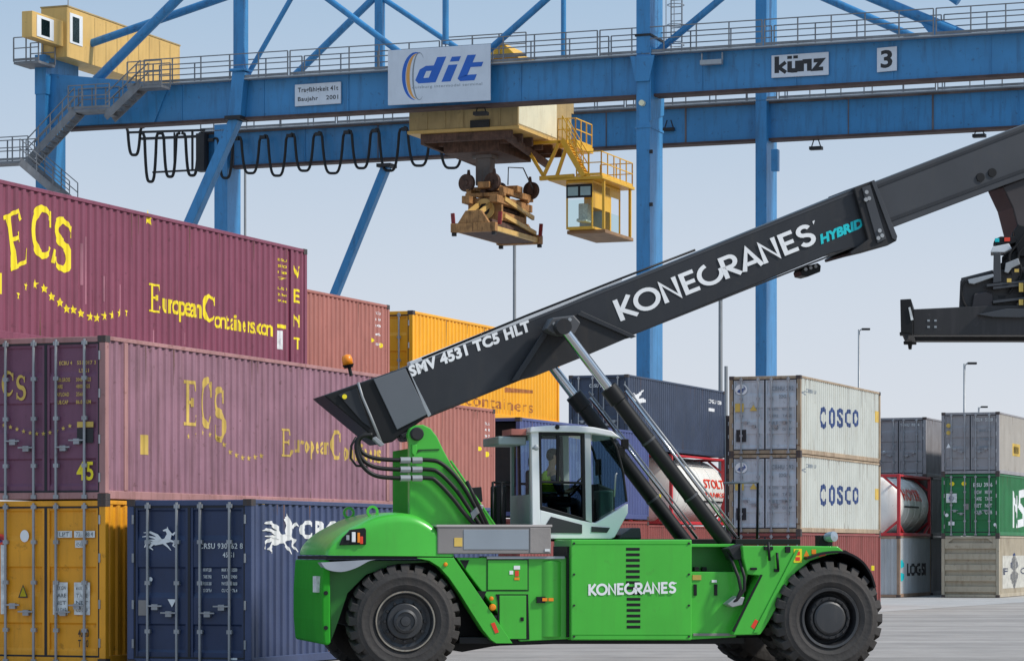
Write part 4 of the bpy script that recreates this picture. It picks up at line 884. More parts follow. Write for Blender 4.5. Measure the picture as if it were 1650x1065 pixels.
m.build('centre_frame', RUSTO, sp, bevel=.02)
MB().lathe([(.28,-.08),(.5,-.08),(.5,.0),(.28,.0)], 24, (0,-1.72,1.2)).build('ring_plate', CRY, sp)
MB().lathe([(.001,-.0),(.28,-.0)], 24, (0,-1.715,1.2)).build('ring_opening', BLACK, sp)
m = MB().box(-1.15, 1.15, -.35, .35, 2.15, 2.45).box(-.3, .3, -1.9, 1.9, 2.2, 2.5).box(-.95,-.7,-1.7,1.7,1.95,2.2).box(.7,.95,-1.7,2.4,1.95,2.25)
for yy_ in (-1.6, 1.6): m.box(-1.0, 1.0, yy_-.1, yy_+.1, 1.8, 2.0)
m.build('head_block', RUSTO, sp, bevel=.03)
for xx_, yy_ in ((-.95,-1.6),(.35,-1.6),(-.6,1.8),(.9,2.2)):
    MB().lathe_ax([(.001,-.1),(.12,-.12),(.14,-.05),(.36,-.05),(.42,-.1),(.42,-.04),(.36,0),(.42,.04),(.42,.1),(.36,.05),(.001,.05)], (xx_, yy_, 2.50), (.25,1,0), 22).build('rope_sheave', RUSTD, sp)
for xx_, yy_ in ((-.95,-1.4),(.35,-1.4),(.9,2.0)): MB().prism([(xx_-.16,yy_,2.3),(xx_+.16,yy_,2.3),(xx_+.05,yy_,3.15),(xx_-.05,yy_,3.15)], (0,.08,0)).build('sheave_bracket', RUSTD, sp)
MB().box(-w2+.25, w2-.25, -h2+.35, h2-.25, .04, .21).build('floor_plate', RUSTD, sp)
MB().box(-.55, .55, -1.2, h2-.6, .63, 1.4).build('gear_housing', RUSTD, sp, bevel=.05)
m = MB(); rr9 = random.Random(3)
for i in range(16):
    a_ = rr9.uniform(-.75,.6); b_ = rr9.uniform(-1.5,1.2); c_ = rr9.uniform(.7,2.0); m.box(a_, a_+rr9.uniform(.15,.4), b_, b_+rr9.uniform(.3,1.0), c_, c_+rr9.uniform(.15,.4))
m.build('drive_unit', RUSTD, sp, bevel=.02)
m = MB()
for a_, b_ in (((.9,-1.5,.9),(.9,h2-.3,.5)),((-.9,-1.5,.9),(-.9,h2-.3,.5)),((.3,-h2,.9),(.3,-1.6,1.5)),((-.3,-h2,.9),(-.3,-1.6,1.5)),((.9,-1.5,1.7),(.9,2.5,1.2))): m.beam(a_, b_, .12, .2)
m.build('diagonal_brace', CRY, sp)
MB().tube([(.9,-1,2.4),(1.0,-1.2,3.2),(1.3,0,3.3),(1.2,1.6,2.5)], .03, 6).tube([(-.5,-1,2.4),(0,-1.4,2.0),(.6,-1.5,1.2)], .03, 6).build('hose', CABLE, sp)
# ================================================================ LAMPS AND MASTS
def lamp(x, ytop, Z, label, arm=True, r=.09):
    X = rx(x)*Z; H = z_at(ytop, Z); t = thing('street_lamp', label, 'street lamp', (X, Z, 0), 0, 'lamps and masts beyond the yard')
    MB().tube([(0,0,0), (0,0,H)], [r*1.3, r*.8], 10).build('pole', STEEL, t, smooth=True)
    if arm:
        MB().tube([(0,0,H-.15), (.15,0,H), (.5,0,H+.05)], .05, 6).build('arm', STEEL, t)
        MB().box(.2, .8, -.15, .15, H-.05, H+.10).build('lamp_head', DARK, t, bevel=.03)
    return t
lamp(1384, 531, 210, 'tall street lamp behind the upper cream container'); lamp(1554, 586, 190, 'street lamp behind the rightmost stack')
t = lamp(1577, 656, 260, 'distant street lamp barely clearing the rightmost stack')
def mast(x, yt, Z, label, r):
    t = thing('light_mast', label, 'mast', (rx(x)*Z, Z, 0), 0, 'lamps and masts beyond the yard'); H = z_at(yt, Z)
    MB().tube([(0,0,0), (0,0,H)], [r*1.2, r], 10).build('pole', mat('mast_grey', (.14,.15,.16), .6, vary=.1), t, smooth=True)
    if yt != 590: MB().box(-.9, .9, -.3, .3, H, H+.5).build('lamp_head', DARK, t, bevel=.05)
mast(829, 375, 230, 'slim grey mast under the hanging lifting frame', .13); mast(1161, 470, 215, 'slim grey mast right of the crane leg, below the boom', .15); mast(395, 245, 240, 'thin mast just right of the far left crane leg', .10); mast(1170, 590, 330, 'short pale mast beside the dark navy container', .2)

#PART3
# ================================================================ REACH STACKER
TH = radians(13.0); cT, sT = cos(TH), sin(TH)
OX, OY = rx(654)*F/100.5, F/100.5
mach = thing('reach_stacker', 'bright green reach stacker with black telescopic boom raised over the yard', 'reach stacker', (OX, OY, 0), TH)
Oq = -OX*sT+OY*cT
def vl(x, y, w):
    r = rx(x); Z = (Oq+w)/(cT-r*sT); X = r*Z
    return V(((X-OX)*cT+(Z-OY)*sT, w, z_at(y, Z)))
def tolocal(p): dx, dy = p[0]-OX, p[1]-OY; return V((dx*cT+dy*sT, -dx*sT+dy*cT, p[2]))
def vpl(px, w0, w1, m, name, parent=mach, bevel=.012, seg=2, label=None):
    o = MB().prism([vl(x, y, w0) for x, y in px], (0, w1-w0, 0)).build(name, m, parent, bevel=bevel, seg=seg)
    if label: o['label'] = label
    return o
def vbox(x0, x1, y0, y1, w0, w1, m, name, parent=mach, bevel=.012, seg=2): return vpl([(x0,y1),(x1,y1),(x1,y0),(x0,y0)], w0, w1, m, name, parent, bevel, seg)
def vtube(px, w, r, m, name, parent=mach, n=10):
    return MB().tube([vl(x, y, (w[i] if isinstance(w, (list, tuple)) else w)) for i, (x, y) in enumerate(px)], r, n).build(name, m, parent, smooth=True)
def curve(pts, n=8):                                # catmull-rom through 2D/3D points
    P = [V(p) for p in pts]; P = [2*P[0]-P[1]]+P+[2*P[-1]-P[-2]]; out = []
    for i in range(1, len(P)-2):
        for k in range(n):
            t = k/n; a, b, c, d = P[i-1], P[i], P[i+1], P[i+2]
            out.append(.5*((2*b)+(c-a)*t+(2*a-5*b+4*c-d)*t*t+(3*b-a-3*c+d)*t**3))
    return out+[P[-2]]
# --- wheels
def wheel(cx, w0, wd, R, side, kind, steer=0):
    """near outer face at w0; kind 'rear' / 'front'; side -1 faces the camera"""
    e = empty('wheel', mach); e.location = (cx_l[cx], w0+wd/2, R)
    if side > 0: e.rotation_euler = (0,0,pi)
    if steer: e.rotation_euler = (0,0,steer+(pi if side > 0 else 0))
    h = wd/2; rr = .47*R/.92
    prof = [(rr+.02, -h+.03), (rr+.10, -h-.015), (rr+.115, -h-.022), (rr+.13, -h-.018), (R*.74, -h-.034), (R*.755, -h-.040), (R*.775, -h-.040), (R*.79, -h-.030), (R*.85, -h-.018), (R*.895, -h+.03), (R*.90, -h+.08), (R*.905, 0), (R*.90, h-.08), (R*.895, h-.03), (R*.86, h+.015), (R*.74, h+.03), (rr+.10, h+.015), (rr+.02, h-.03), (rr-.0, h-.05), (rr, -h+.05), (rr+.02, -h+.03)]
    t = MB().lathe([(r, y) for r, y in prof], 72); to = t.build('tyre', RUBBER, e); autosm(to, 35)
    m = MB(); N = 24
    for sy in (-1, 1):
        for i in range(N):
            a = 2*pi*(i+(.5 if sy > 0 else 0))/N; da = pi/N*.60; sk = pi/N*.9
            pts = []
            for rr_, yy_, s_ in ((R*.85, h+.016, 0), (R*.985, h-.045, 0), (R, h-.09, .1), (R, .0, 1), (R*.89, .0, 1), (R*.88, h-.07, .1)):
                pts.append((rr_, sy*yy_, s_))
            vs = []
            for s2 in (-1, 1):
                for rr_, yy_, s_ in pts:
                    aa = a+s2*da*(1-.1*s_)+sk*s_*sy*.8; vs.append((rr_*cos(aa), yy_, rr_*sin(aa)))
            n = len(pts); fs = [tuple(range(n)), tuple(range(2*n-1, n-1, -1))]+[(k, n+k, n+(k+1) % n, (k+1) % n) for k in range(n)]
            m.add(vs, fs)
    m.build('tread_lug', RUBBER, to, bevel=.008, seg=1)
    RIM = mat('rim_paint', (.030, .031, .034), .45, vary=.2, dirt=.35, dirtcol='5c564e')
    if kind == 'rear':
        rp = [(rr+.025, -h+.02), (rr+.015, -h-.005), (rr-.02, -h-.005), (rr-.035, -h+.04), (rr-.05, -h+.10), (rr-.10, -h+.12), (.30, -h+.10), (.285, -h+.04), (.27, -h+.03), (.20, -h+.03), (.19, -h-.03), (.15, -h-.05), (.14, -h-.02), (.085, -h-.02), (.075, -h-.045), (.001, -h-.05)]
        o = MB().lathe(rp, 56).build('rim', RIM, e); autosm(o, 30)
        MB().lathe([(rr-.01, -h-.012), (rr+.012, -h-.014), (rr+.014, -h-.004)], 56).build('lock_ring', mat('worn_ring', (.30,.27,.22), .5, .5, vary=.4, dirt=.7, scale=3), o)
        for i in range(12):
            a = 2*pi*i/12; b = MB().lathe_ax([(.001,0),(.024,0),(.024,.05),(.001,.05)], (.325*cos(a), -h+.05, .325*sin(a)), (0,1,0), 6); b.build('wheel_bolt', DARK, o)
    else:
        rp = [(rr+.025, -h+.02), (rr+.01, -h-.01), (rr-.03, -h-.0), (rr-.04, -h+.08), (rr-.06, -h+.22), (.36, -h+.25), (.355, -h+.06), (.34, -h+.03), (.30, -h+.03), (.29, -h+.07), (.275, -h+.07), (.27, -h+.02), (.24, -h-.0), (.02, -h-.01), (.001, -h-.01)]
        o = MB().lathe(rp, 56).build('rim', RIM, e); autosm(o, 30)
        MB().lathe([(.31, -h+.024), (.335, -h+.024)], 48).build('lock_ring', DARK, o)
        for i in range(16):
            a = 2*pi*i/16; b = MB().lathe_ax([(.001,0),(.02,0),(.02,.05),(.001,.05)], (.322*cos(a), -h-.0, .322*sin(a)), (0,1,0), 6); b.build('wheel_bolt', DARK, o)
    return e
cx_l = {'r': 0.0, 'f': vl(1338, 0, -.35).x}
RR, RF_ = .92, .94
wheel('r', .0, .50, RR, -1, 'rear', radians(-2)); wheel('r', 2.90, .50, RR, 1, 'rear', radians(-2))
wheel('f', -.35, .50, RF_, -1, 'front'); wheel('f', .25, .50, RF_, -1, 'front'); wheel('f', 2.65, .50, RF_, 1, 'front'); wheel('f', 3.25, .50, RF_, 1, 'front')
MB().tube([(0,.3,RR),(0,3.1,RR)], .16, 14).box(-.3,.3,1.2,2.2,.6,1.2).build('rear_axle', DARK, mach)
MB().tube([(cx_l['f'],0,RF_),(cx_l['f'],3.4,RF_)], .24, 16).box(cx_l['f']-.4,cx_l['f']+.4,1.2,2.2,.55,1.3).build('front_axle', DARK, mach)
# --- chassis
vpl([(520,902),(1250,902),(1235,1026),(800,1040),(745,1050),(535,1000)], .75, 2.65, BLACK, 'chassis')
vbox(740, 1200, 1026, 1037, .12, 1.0, BLACK, 'skirt')
vbox(930, 1190, 868, 925, 1.0, 2.5, BLACK, 'deck')
# --- counterweight and hood
cw = [(522,902),(533,902),(534,960),(533,1038),(526,1042),(514,1040),(512,1000),(514,950),(518,920)]
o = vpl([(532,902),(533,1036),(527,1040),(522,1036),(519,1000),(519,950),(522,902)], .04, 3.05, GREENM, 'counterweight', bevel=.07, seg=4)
for y in (955, 1011):
    c = vl(525, y, .03); MB().lathe_ax([(.001,-.01),(.035,-.01),(.035,.02)], c, (0,1,0), 12).build('tie_down_hole', BLACK, o)
c = vl(519.5, 942, .30); MB().box(c.x-.10, c.x-.03, c.y, c.y+.35, c.z-.12, c.z+.14).build('rear_reflector', PLATE, o)
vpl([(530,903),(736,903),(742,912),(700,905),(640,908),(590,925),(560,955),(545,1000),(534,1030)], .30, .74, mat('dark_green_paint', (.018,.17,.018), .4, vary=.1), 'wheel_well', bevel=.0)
hood = [(524,894),(527,884),(536,872),(553,858),(577,845),(603,833),(632,827),(660,827),(680,833),(700,846),(716,864),(727,882),(734,896)]
P0 = [vl(x, y, 0) for x, y in curve([(a, b, 0) for a, b in hood], 3) for x, y in ((x, y),)] if False else [vl(p[0], p[1], 0) for p in curve([(a, b, 0) for a, b in hood], 3)]
secs = ((-.04,.10,.16),(-.02,.04,.08),(.05,.01,.03),(.22,0,0),(.8,-.02,-.02),(1.7,-.03,-.03),(2.5,-.0,-.02),(2.9,.04,0),(3.1,.08,.03),(3.18,.12,.08),(3.22,.18,.16))
m = MB(); n = len(P0); zb = P0[0].z; base = min(p.z for p in (P0[0], P0[-1])); vs = []
for w, ex, ez in secs:
    for i, p in enumerate(P0):
        t = i/(n-1); zf = (p.z-base)/.7
        vs.append((p.x+ex*max(0, 1-2.2*t)-ex*.7*max(0, 2.2*t-1.2), w, max(base, p.z-ez*min(1, zf*1.3))))
fs = [(k*n+i, k*n+i+1, (k+1)*n+i+1, (k+1)*n+i) for k in range(len(secs)-1) for i in range(n-1)]
K = len(secs)
fs += [tuple(range(n-1, -1, -1)), tuple((K-1)*n+i for i in range(n)), tuple(k*n for k in range(K)), tuple(k*n+n-1 for k in range(K-1, -1, -1))]
fs += [tuple([k*n for k in range(K)][::-1]+[])] if False else []
ho = m.add(vs, fs).build('engine_hood', GREEN, mach); autosm(ho, 45)
vbox(526, 733, 896, 901, .0, 3.0, BLACK, 'hood_seal', bevel=0)
lc = vpl([(547,878),(552,866),(566,853),(588,850),(590,853),(590,877)], -.075, .1, BLACK, 'light_cluster', ho, bevel=.01)
for x0, x1, y0, y1, mm in ((558,563,862,870,ALU),(567,573,857,873,WHITEL),(576,580,858,874,ORANGE),(580,585,864,876,REDP)): vbox(x0, x1, y0, y1, -.10, -.076, mm, 'lamp_lens', lc, .006)
vbox(738-22, 738-8, 864, 866, -.052, -.045, GREEN, 'panel_seam', ho, 0)
m = MB(); q = [vl(x, y, -.06) for x, y in curve([(518,908,0),(528,922,0),(548,926,0),(568,918,0),(582,904,0)], 5) for x, y in ((x, y),)] if False else [vl(p[0], p[1], -.06) for p in curve([(517,906,0),(527,917,0),(550,921,0),(573,915,0),(594,904,0),(606,901,0)], 5)]
m.prism(q, (0,.34,0)); m.build('mudguard_lip', mat('silver_paint', (.36,.38,.42), .35, .3, vary=.15), mach, bevel=.02)
for x, y, w in ((600,824,.7),(562,826,2.4)):
    c = vl(x, y, w); MB().lathe_ax([(.06,-.025),(.10,-.025),(.10,.025),(.06,.025),(.06,-.025)], c, (0,1,0), 20).box(c.x-.03,c.x+.03,c.y-.02,c.y+.02,c.z-.3,c.z-.085).build('lifting_eye', GREEN, ho)
# --- rear arch strip and side bodywork
arch = [(672,899),(692,903),(708,913),(724,931),(742,957),(760,986),(778,1014),(792,1031),(800,1036),(826,1036)]
fe = vpl([(672,898)]+arch+[(731,898)], -.04, .28, GREEN, 'rear_fender', bevel=.012)
sb = vpl([(735,898),(918,898),(918,1029),(838,1033)], .03, 1.1, GREEN, 'side_body', bevel=.012)
vbox(786, 850, 902, 950, .012, .03, GREEN, 'access_door', sb, .012, 3); vbox(784, 852, 900, 952, .024, .029, mat('seam_shadow',(.01,.06,.01),.6,vary=0), 'door_seam', sb, 0)
do = vbox(805, 848, 959, 1029, .012, .028, GREEN, 'access_door', sb, .012, 3); vpl([(799,957),(804,957),(851,957),(853,1030),(850,1030),(849,1030),(802,1030),(802,970)], .020, .027, BLACK, 'door_seam', sb, 0)
vbox(839, 844, 994, 1000, -.0, .012, BLACK, 'door_latch', do, 0)
c0_ = vl(882, 1026, .30); c1_ = vl(882, 903, .30); o = MB().lathe_ax([(.001,0),(.30,0),(.315,.02),(.315,(c1_.z-c0_.z)-.02),(.30,c1_.z-c0_.z),(.001,c1_.z-c0_.z)], c0_, (0,0,1), 32).build('hydraulic_tank', GREEN, mach); autosm(o, 30)
c = vl(872, 966, -.02); MB().box(c.x-.07, c.x+.07, c.y, c.y+.05, c.z-.05, c.z+.05).build('tank_gauge', BLACK, o)
for x in (878, 888): vbox(x-4, x+4, 963, 968, -.03, -.01, ORANGE, 'sticker', o, 0)
vbox(785, 910, 896, 900, -.02, .6, ALU, 'top_trim', sb, 0)
for x, y, k_ in ((746,910,0),(774,960,0),(802,1006,0)):
    vpl([(x-5,y-8),(x+10,y-8),(x+4,y+7)], .018, .029, BLACK, 'arrow_mark', sb, 0)
for x, y, r, mm in ((718,909,.035,ORANGE),(792,964,.035,ORANGE),(794,978,.055,ORANGE)):
    c = vl(x, y, -.045); MB().lathe_ax([(.001,-.03),(r*.7,-.025),(r,0),(r,.03)], c, (0,1,0), 14).build('marker_lamp', mm, fe)
vbox(789, 801, 991, 996, .01, .029, BLACK, 'sticker', sb, 0)
vpl([(791,1004),(797,1002),(804,1018),(798,1020)], -.05, -.041, REDP, 'reflector', fe, 0)
for x0, x1, y0, y1, mm in ((828,838,911,917,WHITEL),(821,827,919,925,WHITEL),(830,836,919,928,REDP),(829,837,930,934,ORANGE)): vbox(x0, x1, y0, y1, .004, .012, mm, 'sticker', sb, 0)
# --- grey equipment box
gb_ = vbox(705, 888, 848, 892, -.06, .95, TAUPE, 'equipment_box', bevel=.015)
vbox(747, 852, 853, 885, -.068, -.058, mat('brushed_panel',(.30,.335,.37),.35,.3,vary=.06), 'side_panel', gb_, .004); vbox(703, 890, 845, 849, -.075, .97, mat('box_lid',(.42,.38,.36),.45,vary=.1), 'lid', gb_, .008)
vbox(854, 887, 850, 891, -.075, -.058, mat('box_end_cover',(.26,.235,.22),.5,vary=.15,bump=.2), 'end_cover', gb_, .015)
vbox(732, 745, 866, 880, -.068, -.058, YELF, 'sticker', gb_, .0); vbox(878, 886, 884, 888, -.09, -.075, PLATE, 'corner_plate', gb_, 0)
# --- big side box
bb = vbox(920, 1115, 869, 1031, -.16, 1.0, GREEN, 'battery_box', bevel=.02)
vbox(914, 920, 880, 1026, -.05, .9, BLACK, 'gap_panel', bb, 0)
for y in (872.0, 1027.5):
    pass
for x in (925, 1110):
    for y in (875, 925, 975, 1025): c9 = vl(x, y, -.165); MB().lathe_ax([(.001,-.012),(.018,-.012),(.018,.01)], c9, (0,1,0), 8).build('panel_bolt', DARK, bb)
vbox(922, 1113, 876, 877.2, -.163, -.15, GREENM, 'panel_seam', bb, 0); vbox(922, 1113, 1022, 1023.2, -.163, -.15, GREENM, 'panel_seam', bb, 0)
for i in range(15):
    y = 882+i*8.95
    vbox(1009+(i > 7)*1, 1031+(i > 7)*1, y, y+4.6, -.166, -.14, BLACK, 'louvre', bb, .004)
def vput(g, BL, BR, TL, w, m, parent, name='lettering', off=.004):
    mb = MB(); put(mb, g, vl(*BL, w), vl(*BR, w), vl(*TL, w), off, (0,-1,0)); return mb.build(name, m, parent)
vput(LOGO_B, (948,960.5), (1089,956.5), (948,938), -.166, WHITEL, bb, off=.003)
vbox(1088, 1090, 938, 940, -.17, -.166, WHITEL, 'lettering', bb, 0)
# --- right bodywork
rb = vpl([(1112,921),(1206,921),(1186,1026),(1112,1030)], .02, 1.0, GREEN, 'side_body', bevel=.01)
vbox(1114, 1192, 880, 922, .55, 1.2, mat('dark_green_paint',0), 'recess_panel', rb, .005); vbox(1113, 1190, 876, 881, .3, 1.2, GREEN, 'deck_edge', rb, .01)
vbox(1117, 1184, 1020, 1024, -.0, .03, TAUPE, 'step_strip', rb, .003)
for x in (1118, 1151): vbox(x, x+5, 941, 959, .0, .025, BLACK, 'handle_slot', rb, .002)
vbox(1116, 1130, 926, 934, .0, .02, YELF, 'sticker', rb, 0); vbox(1147, 1155, 934, 938, .0, .02, WHITEL, 'sticker', rb, 0)
for x in (1119, 1132): vbox(x, x+7, 913, 920, .45, .55, BLACK, 'valve', rb, .005)
fa = [(1196,879),(1290,879),(1350,880),(1362,890),(1336,893),(1306,903),(1282,922),(1264,950),(1248,985),(1232,1012),(1225,1022),(1181,1023),(1224,927),(1204,925),(1198,900)]
ff = vpl(fa, -.20, .85, GREEN, 'front_fender', bevel=.015)
vpl([(1226,925),(1229,926),(1183,1018),(1180,1016)], -.21, -.19, BLACK, 'plate_gap', ff, 0)
vpl([(1283,885),(1288,885),(1240,985),(1222,1019),(1214,1019)], -.225, -.19, GREEN, 'stiffening_rib', ff, .006)
vbox(1279, 1292, 884, 906, -.206, -.2, YEL, 'sticker', ff, 0); vbox(1282, 1289, 888, 894, -.21, -.206, REDP, 'sticker', ff, 0); vbox(1282, 1289, 897, 903, -.21, -.206, REDP, 'sticker', ff, 0)
vpl([(1295,896),(1304,896),(1299.5,886)], -.206, -.2, ORANGE, 'sticker', ff, 0); vbox(1308, 1315, 885, 892, -.206, -.2, ORANGE, 'sticker', ff, 0); vpl([(1319,894),(1330,892),(1331,894),(1320,897)], -.206, -.2, REDP, 'sticker', ff, 0)
vpl([(1210,1009),(1217,997),(1222,1000),(1215,1013)], -.206, -.2, REDP, 'reflector', ff, 0)
for pts in ([(1238,873),(1240,903)], [(1252,890),(1254,918)]): vtube(pts, -.24, .022, BLACK, 'grab_handle', ff)
vbox(1232, 1246, 880, 886, -.25, -.2, BLACK, 'bracket', ff, .005); vbox(1266, 1274, 880, 890, -.24, -.2, BLACK, 'bracket', ff, .005); vbox(1210, 1220, 914, 918, -.24, -.2, BLACK, 'bracket', ff, .005); vbox(1248, 1256, 916, 921, -.24, -.2, BLACK, 'bracket', ff, .005)
vbox(1185, 1290, 868, 877, .3, 2.8, BLACK, 'deck', bevel=.01)
vpl([(1240,1000),(1268,950),(1290,911),(1330,888),(1362,886),(1388,901),(1402,923),(1412,950),(1415,990),(1300,1030)], .80, .90, BLACK, 'wheel_well', bevel=0)
# mudguard over the front tyre
mg = [p for p in curve([(1300,898,0),(1330,889,0),(1362,888,0),(1388,901,0),(1404,922,0),(1412,945,0)], 5)]
q = [vl(p[0], p[1], -.37) for p in mg]; cw_ = vl(1338, 996, -.37)
inn = [c+(cw_-c).normalized()*.035 for c in q][::-1]
MB().prism(q+inn, (0, 1.2, 0)).build('mudguard', BLACK, mach)
vbox(1404, 1409, 911, 919, -.385, -.37, YEL, 'marker', mach, .004)
lo = vbox(1321, 1342, 862, 880, .1, .35, BLACK, 'work_light', bevel=.01); c = vl(1336, 865, .05); MB().lathe_ax([(.001,-.05),(.07,-.06),(.085,0),(.085,.12),(.001,.14)], c, (.5,-1,.1), 18).build('lamp_lens', mat('lens_grey',(.35,.40,.44),.15,.3), lo)
# far front mudguard / fender
vpl(fa, 2.75, 3.6, GREEN, 'front_fender', bevel=.01)
vpl([(744,900),(735,898),(918,898),(1112,900),(1112,1030),(832,1035)], 2.6, 3.3, GREEN, 'far_side_body', bevel=.01)
# --- pedestal
pl_ = [(660,850),(660,716),(657,700),(661,690),(670,685),(682,684),(694,690),(704,703),(714,724),(728,750),(800,850)]
pd = vpl(pl_, .75, .92, GREEN, 'boom_pedestal', bevel=.015)
vpl(pl_, 2.50, 2.67, GREEN, 'pedestal_plate', pd, bevel=.015)
a_ = vl(661, 850, .95); b_ = vl(661, 722, .95)
MB().box(a_.x, a_.x+.06, .922, 2.498, a_.z, b_.z).build('pedestal_back', GREENM, pd, bevel=.005)
vpl([(664,715),(672,716),(672,728),(668,735),(664,730)], .70, .75, GREEN, 'pin_boss', pd, .01); vpl([(672,729),(674,724),(708,723),(708,725),(680,726)], .735, .749, MATS['seam_shadow'], 'weld_seam', pd, 0)
c = vl(672, 699, .70); MB().lathe_ax([(.001,-.05),(.09,-.05),(.11,-.02),(.11,.06)], c, (0,1,0), 24).build('pivot_pin', DARK, pd)
m = MB(); c = vl(668, 700, 1.5); m.tube([(c.x,.8,c.z),(c.x,2.6,c.z)], .09, 14).build('pivot_shaft', DARK, pd)
# hoses
for i, (dy, w) in enumerate(((0,.66),(15,.62),(29,.58))):
    pts = [(600,706-3*i),(586-3*i,700+2*i),(578-2*i,712+5*i),(583,728+dy*.7),(604,738+dy*.95),(640,741+dy),(690,741+dy),(712-4*i,747+dy),(738-5*i,772+dy),(760-6*i,806+dy*.7),(782-7*i,848)]
    C_p = curve([(a, b, 0) for a, b in pts], 6)
    h_ = MB().tube([vl(p[0], p[1], w) for p in C_p], .035, 8).build('hydraulic_hose', CABLE, mach, smooth=True)
    for x0, x1 in ((645,661),(664,680)): MB().tube([vl(x0, 741.5+dy, w), vl(x1, 741.5+dy, w)], .055, 10).build('hose_clamp', STEEL, h_)
vtube([(574,704),(566,718),(565,738),(574,750),(592,752)], .6, .02, CABLE, 'hydraulic_hose')
for x0, y0, x1, y1 in ((660,712,680,708),(700,800,790,852)): pass
vtube([(752,775),(764,800),(788,850)], .5, .03, CABLE, 'hydraulic_hose'); vtube([(726,742),(800,850)], .70, .02, GREEN, 'pedestal_rib')
vpl([(754,786),(776,784),(778,808),(760,812)], .9, 1.3, BLACK, 'valve_block'); vpl([(758,826),(774,812),(780,814),(776,824),(768,830),(762,838)], .55, .62, STEEL, 'hose_bracket')
# --- boom
tail = [(522,637),(655,591),(693,668),(668,686),(648,700),(632,712),(616,714),(602,704)]
bt = vpl(tail, 1.10, 2.30, BLACK, 'boom_tail', bevel=.02)
vpl([(602,611),(653,593),(689,667),(640,692)], 1.06, 1.10, mat('tail_cover_paint', (.115,.125,.14), .45, vary=.05), 'tail_cover', bt, .006)
vpl([(545,636),(575,625),(598,690),(584,680)], 1.07, 1.10, BOOM, 'tail_plate', bt, .006)
vtube([(577,616),(584,640),(597,670),(614,712)], 1.03, .022, STEEL, 'grease_line', bt)
vpl([(646,700),(668,690),(680,684),(684,690),(668,694),(650,708)], 1.0, 1.3, DARK, 'tail_bracket', bt, .01); vpl([(600,706),(606,703),(620,716),(614,719)], .95, 1.1, STEEL, 'hose_fitting', bt, .004)
vbox(543, 551, 703-12, 699, 1.2, 1.5, BLACK, 'tail_knob', bt) if False else None
c = vl(555, 639, 1.06); MB().lathe_ax([(.001,-.02),(.04,-.02),(.04,.02)], c, (0,1,0), 12).build('marker_lamp', YEL, bt)
bo = [(655,591),(850,515.5),(1120,408),(1380,302.5),(1404,384),(1386,398),(1340,408.5),(1006,545),(692,672)]
ob = vpl(bo, 1.12, 2.28, BOOM, 'outer_boom', bevel=.02)
vpl([(655,588),(658,594),(695,668),(690,672)], 1.09, 1.12, ALU, 'boom_edge_plate', ob, .003)
vpl([(660,583),(852,506),(1003,446),(1003,452),(905,494),(852,516),(662,592)], 1.35, 1.60, mat('pale_cover',(.62,.64,.66),.4,vary=.1), 'top_cover', ob, .01)
vtube([(680,578),(850,508),(1000,449),(1120,403)], 1.2, .02, BLACK, 'top_pipe', ob)
# bracket wing for the lift cylinders
br = vpl([(826,614),(834,611),(884,531),(896,514),(922,508),(938,502),(1024,542),(1008,546),(940,575),(860,607)], .98, 2.42, DARK, 'cylinder_bracket', bevel=.01)
vpl([(824,614),(836,611),(888,530),(880,527)], .93, .98, BOOM, 'bracket_rib', br, .005); vpl([(936,501),(1026,542),(1018,545),(930,507)], .93, .98, BOOM, 'bracket_rib', br, .005)
vpl([(880,530),(890,512),(925,508),(936,520),(926,538),(905,540),(890,536)], .62, .975, mat('bracket_grey',(.075,.075,.08),.5,vary=.2), 'pin_housing', br, .02)
for x, y in ((893,522),(906,518),(918,515)):
    c = vl(x, y, .60); MB().lathe_ax([(.001,-.02),(.03,-.02),(.03,.03)], c, (0,1,0), 10).build('bolt_head', STEEL, br)
vpl([(700,664),(1370,398),(1370,401),(700,667)], 1.112, 1.12, DARK, 'weld_seam', ob, 0); vpl([(665,590),(1376,308),(1377,311),(666,593)], 1.112, 1.12, BOOM2, 'weld_seam', ob, 0)
vput(LOGO, (1001,520), (1318,393.5), (985,481), 1.117, WHITEL, ob, off=.006)
vpl([(1309,357),(1313,355),(1311,362)], 1.112, 1.117, WHITEL, 'lettering', ob, 0)
vput(text_geo('HYBRID', .055, .15), (1323,394), (1392,366), (1319,379), 1.117, CYAN, ob, off=.006)
vput(T('SMV 4531 TC5 HLT', .05), (662,608), (856,533), (657,590), 1.117, WHITEL, ob, off=.006)
# collar
co = vpl([(1376,303),(1408,290.5),(1446,380),(1445,388),(1430,396),(1404,402),(1372,411),(1370,407),(1399,386)], 1.02, 2.38, DARK, 'boom_collar', bevel=.015)
vpl([(1389,303),(1402,298),(1428,385),(1414,392)], .99, 1.02, BOOM2, 'wear_pad_plate', co, .005); vpl([(1404,292),(1409,290),(1446,381),(1444,388),(1438,384)], .985, 1.02, BOOM2, 'collar_edge', co, .004)
for x, y in ((1396,310),(1400,320),(1417,372),(1421,380),(1395,322),(1415,384)):
    c = vl(x, y, .985); MB().lathe_ax([(.001,-.02),(.035,-.02),(.035,.02)], c, (0,1,0), 10).build('bolt_head', STEEL, co)
vpl([(1290,437),(1294,430),(1318,424),(1323,428),(1322,438),(1302,446),(1292,444)], 1.5, 1.9, BLACK, 'roller_bracket', ob, .01)
for x in (1298, 1306, 1314): c = vl(x, 434-(x-1298)*.3, 1.48); MB().lathe_ax([(.001,-.02),(.03,-.02),(.03,.03)], c, (0,1,0), 10).build('bolt_head', STEEL, ob)
ib = vpl([(1395,299),(1655,199),(1760,159),(1760,250),(1650,288),(1616,300),(1430,370)], 1.25, 2.15, BOOM2, 'inner_boom', bevel=.015)
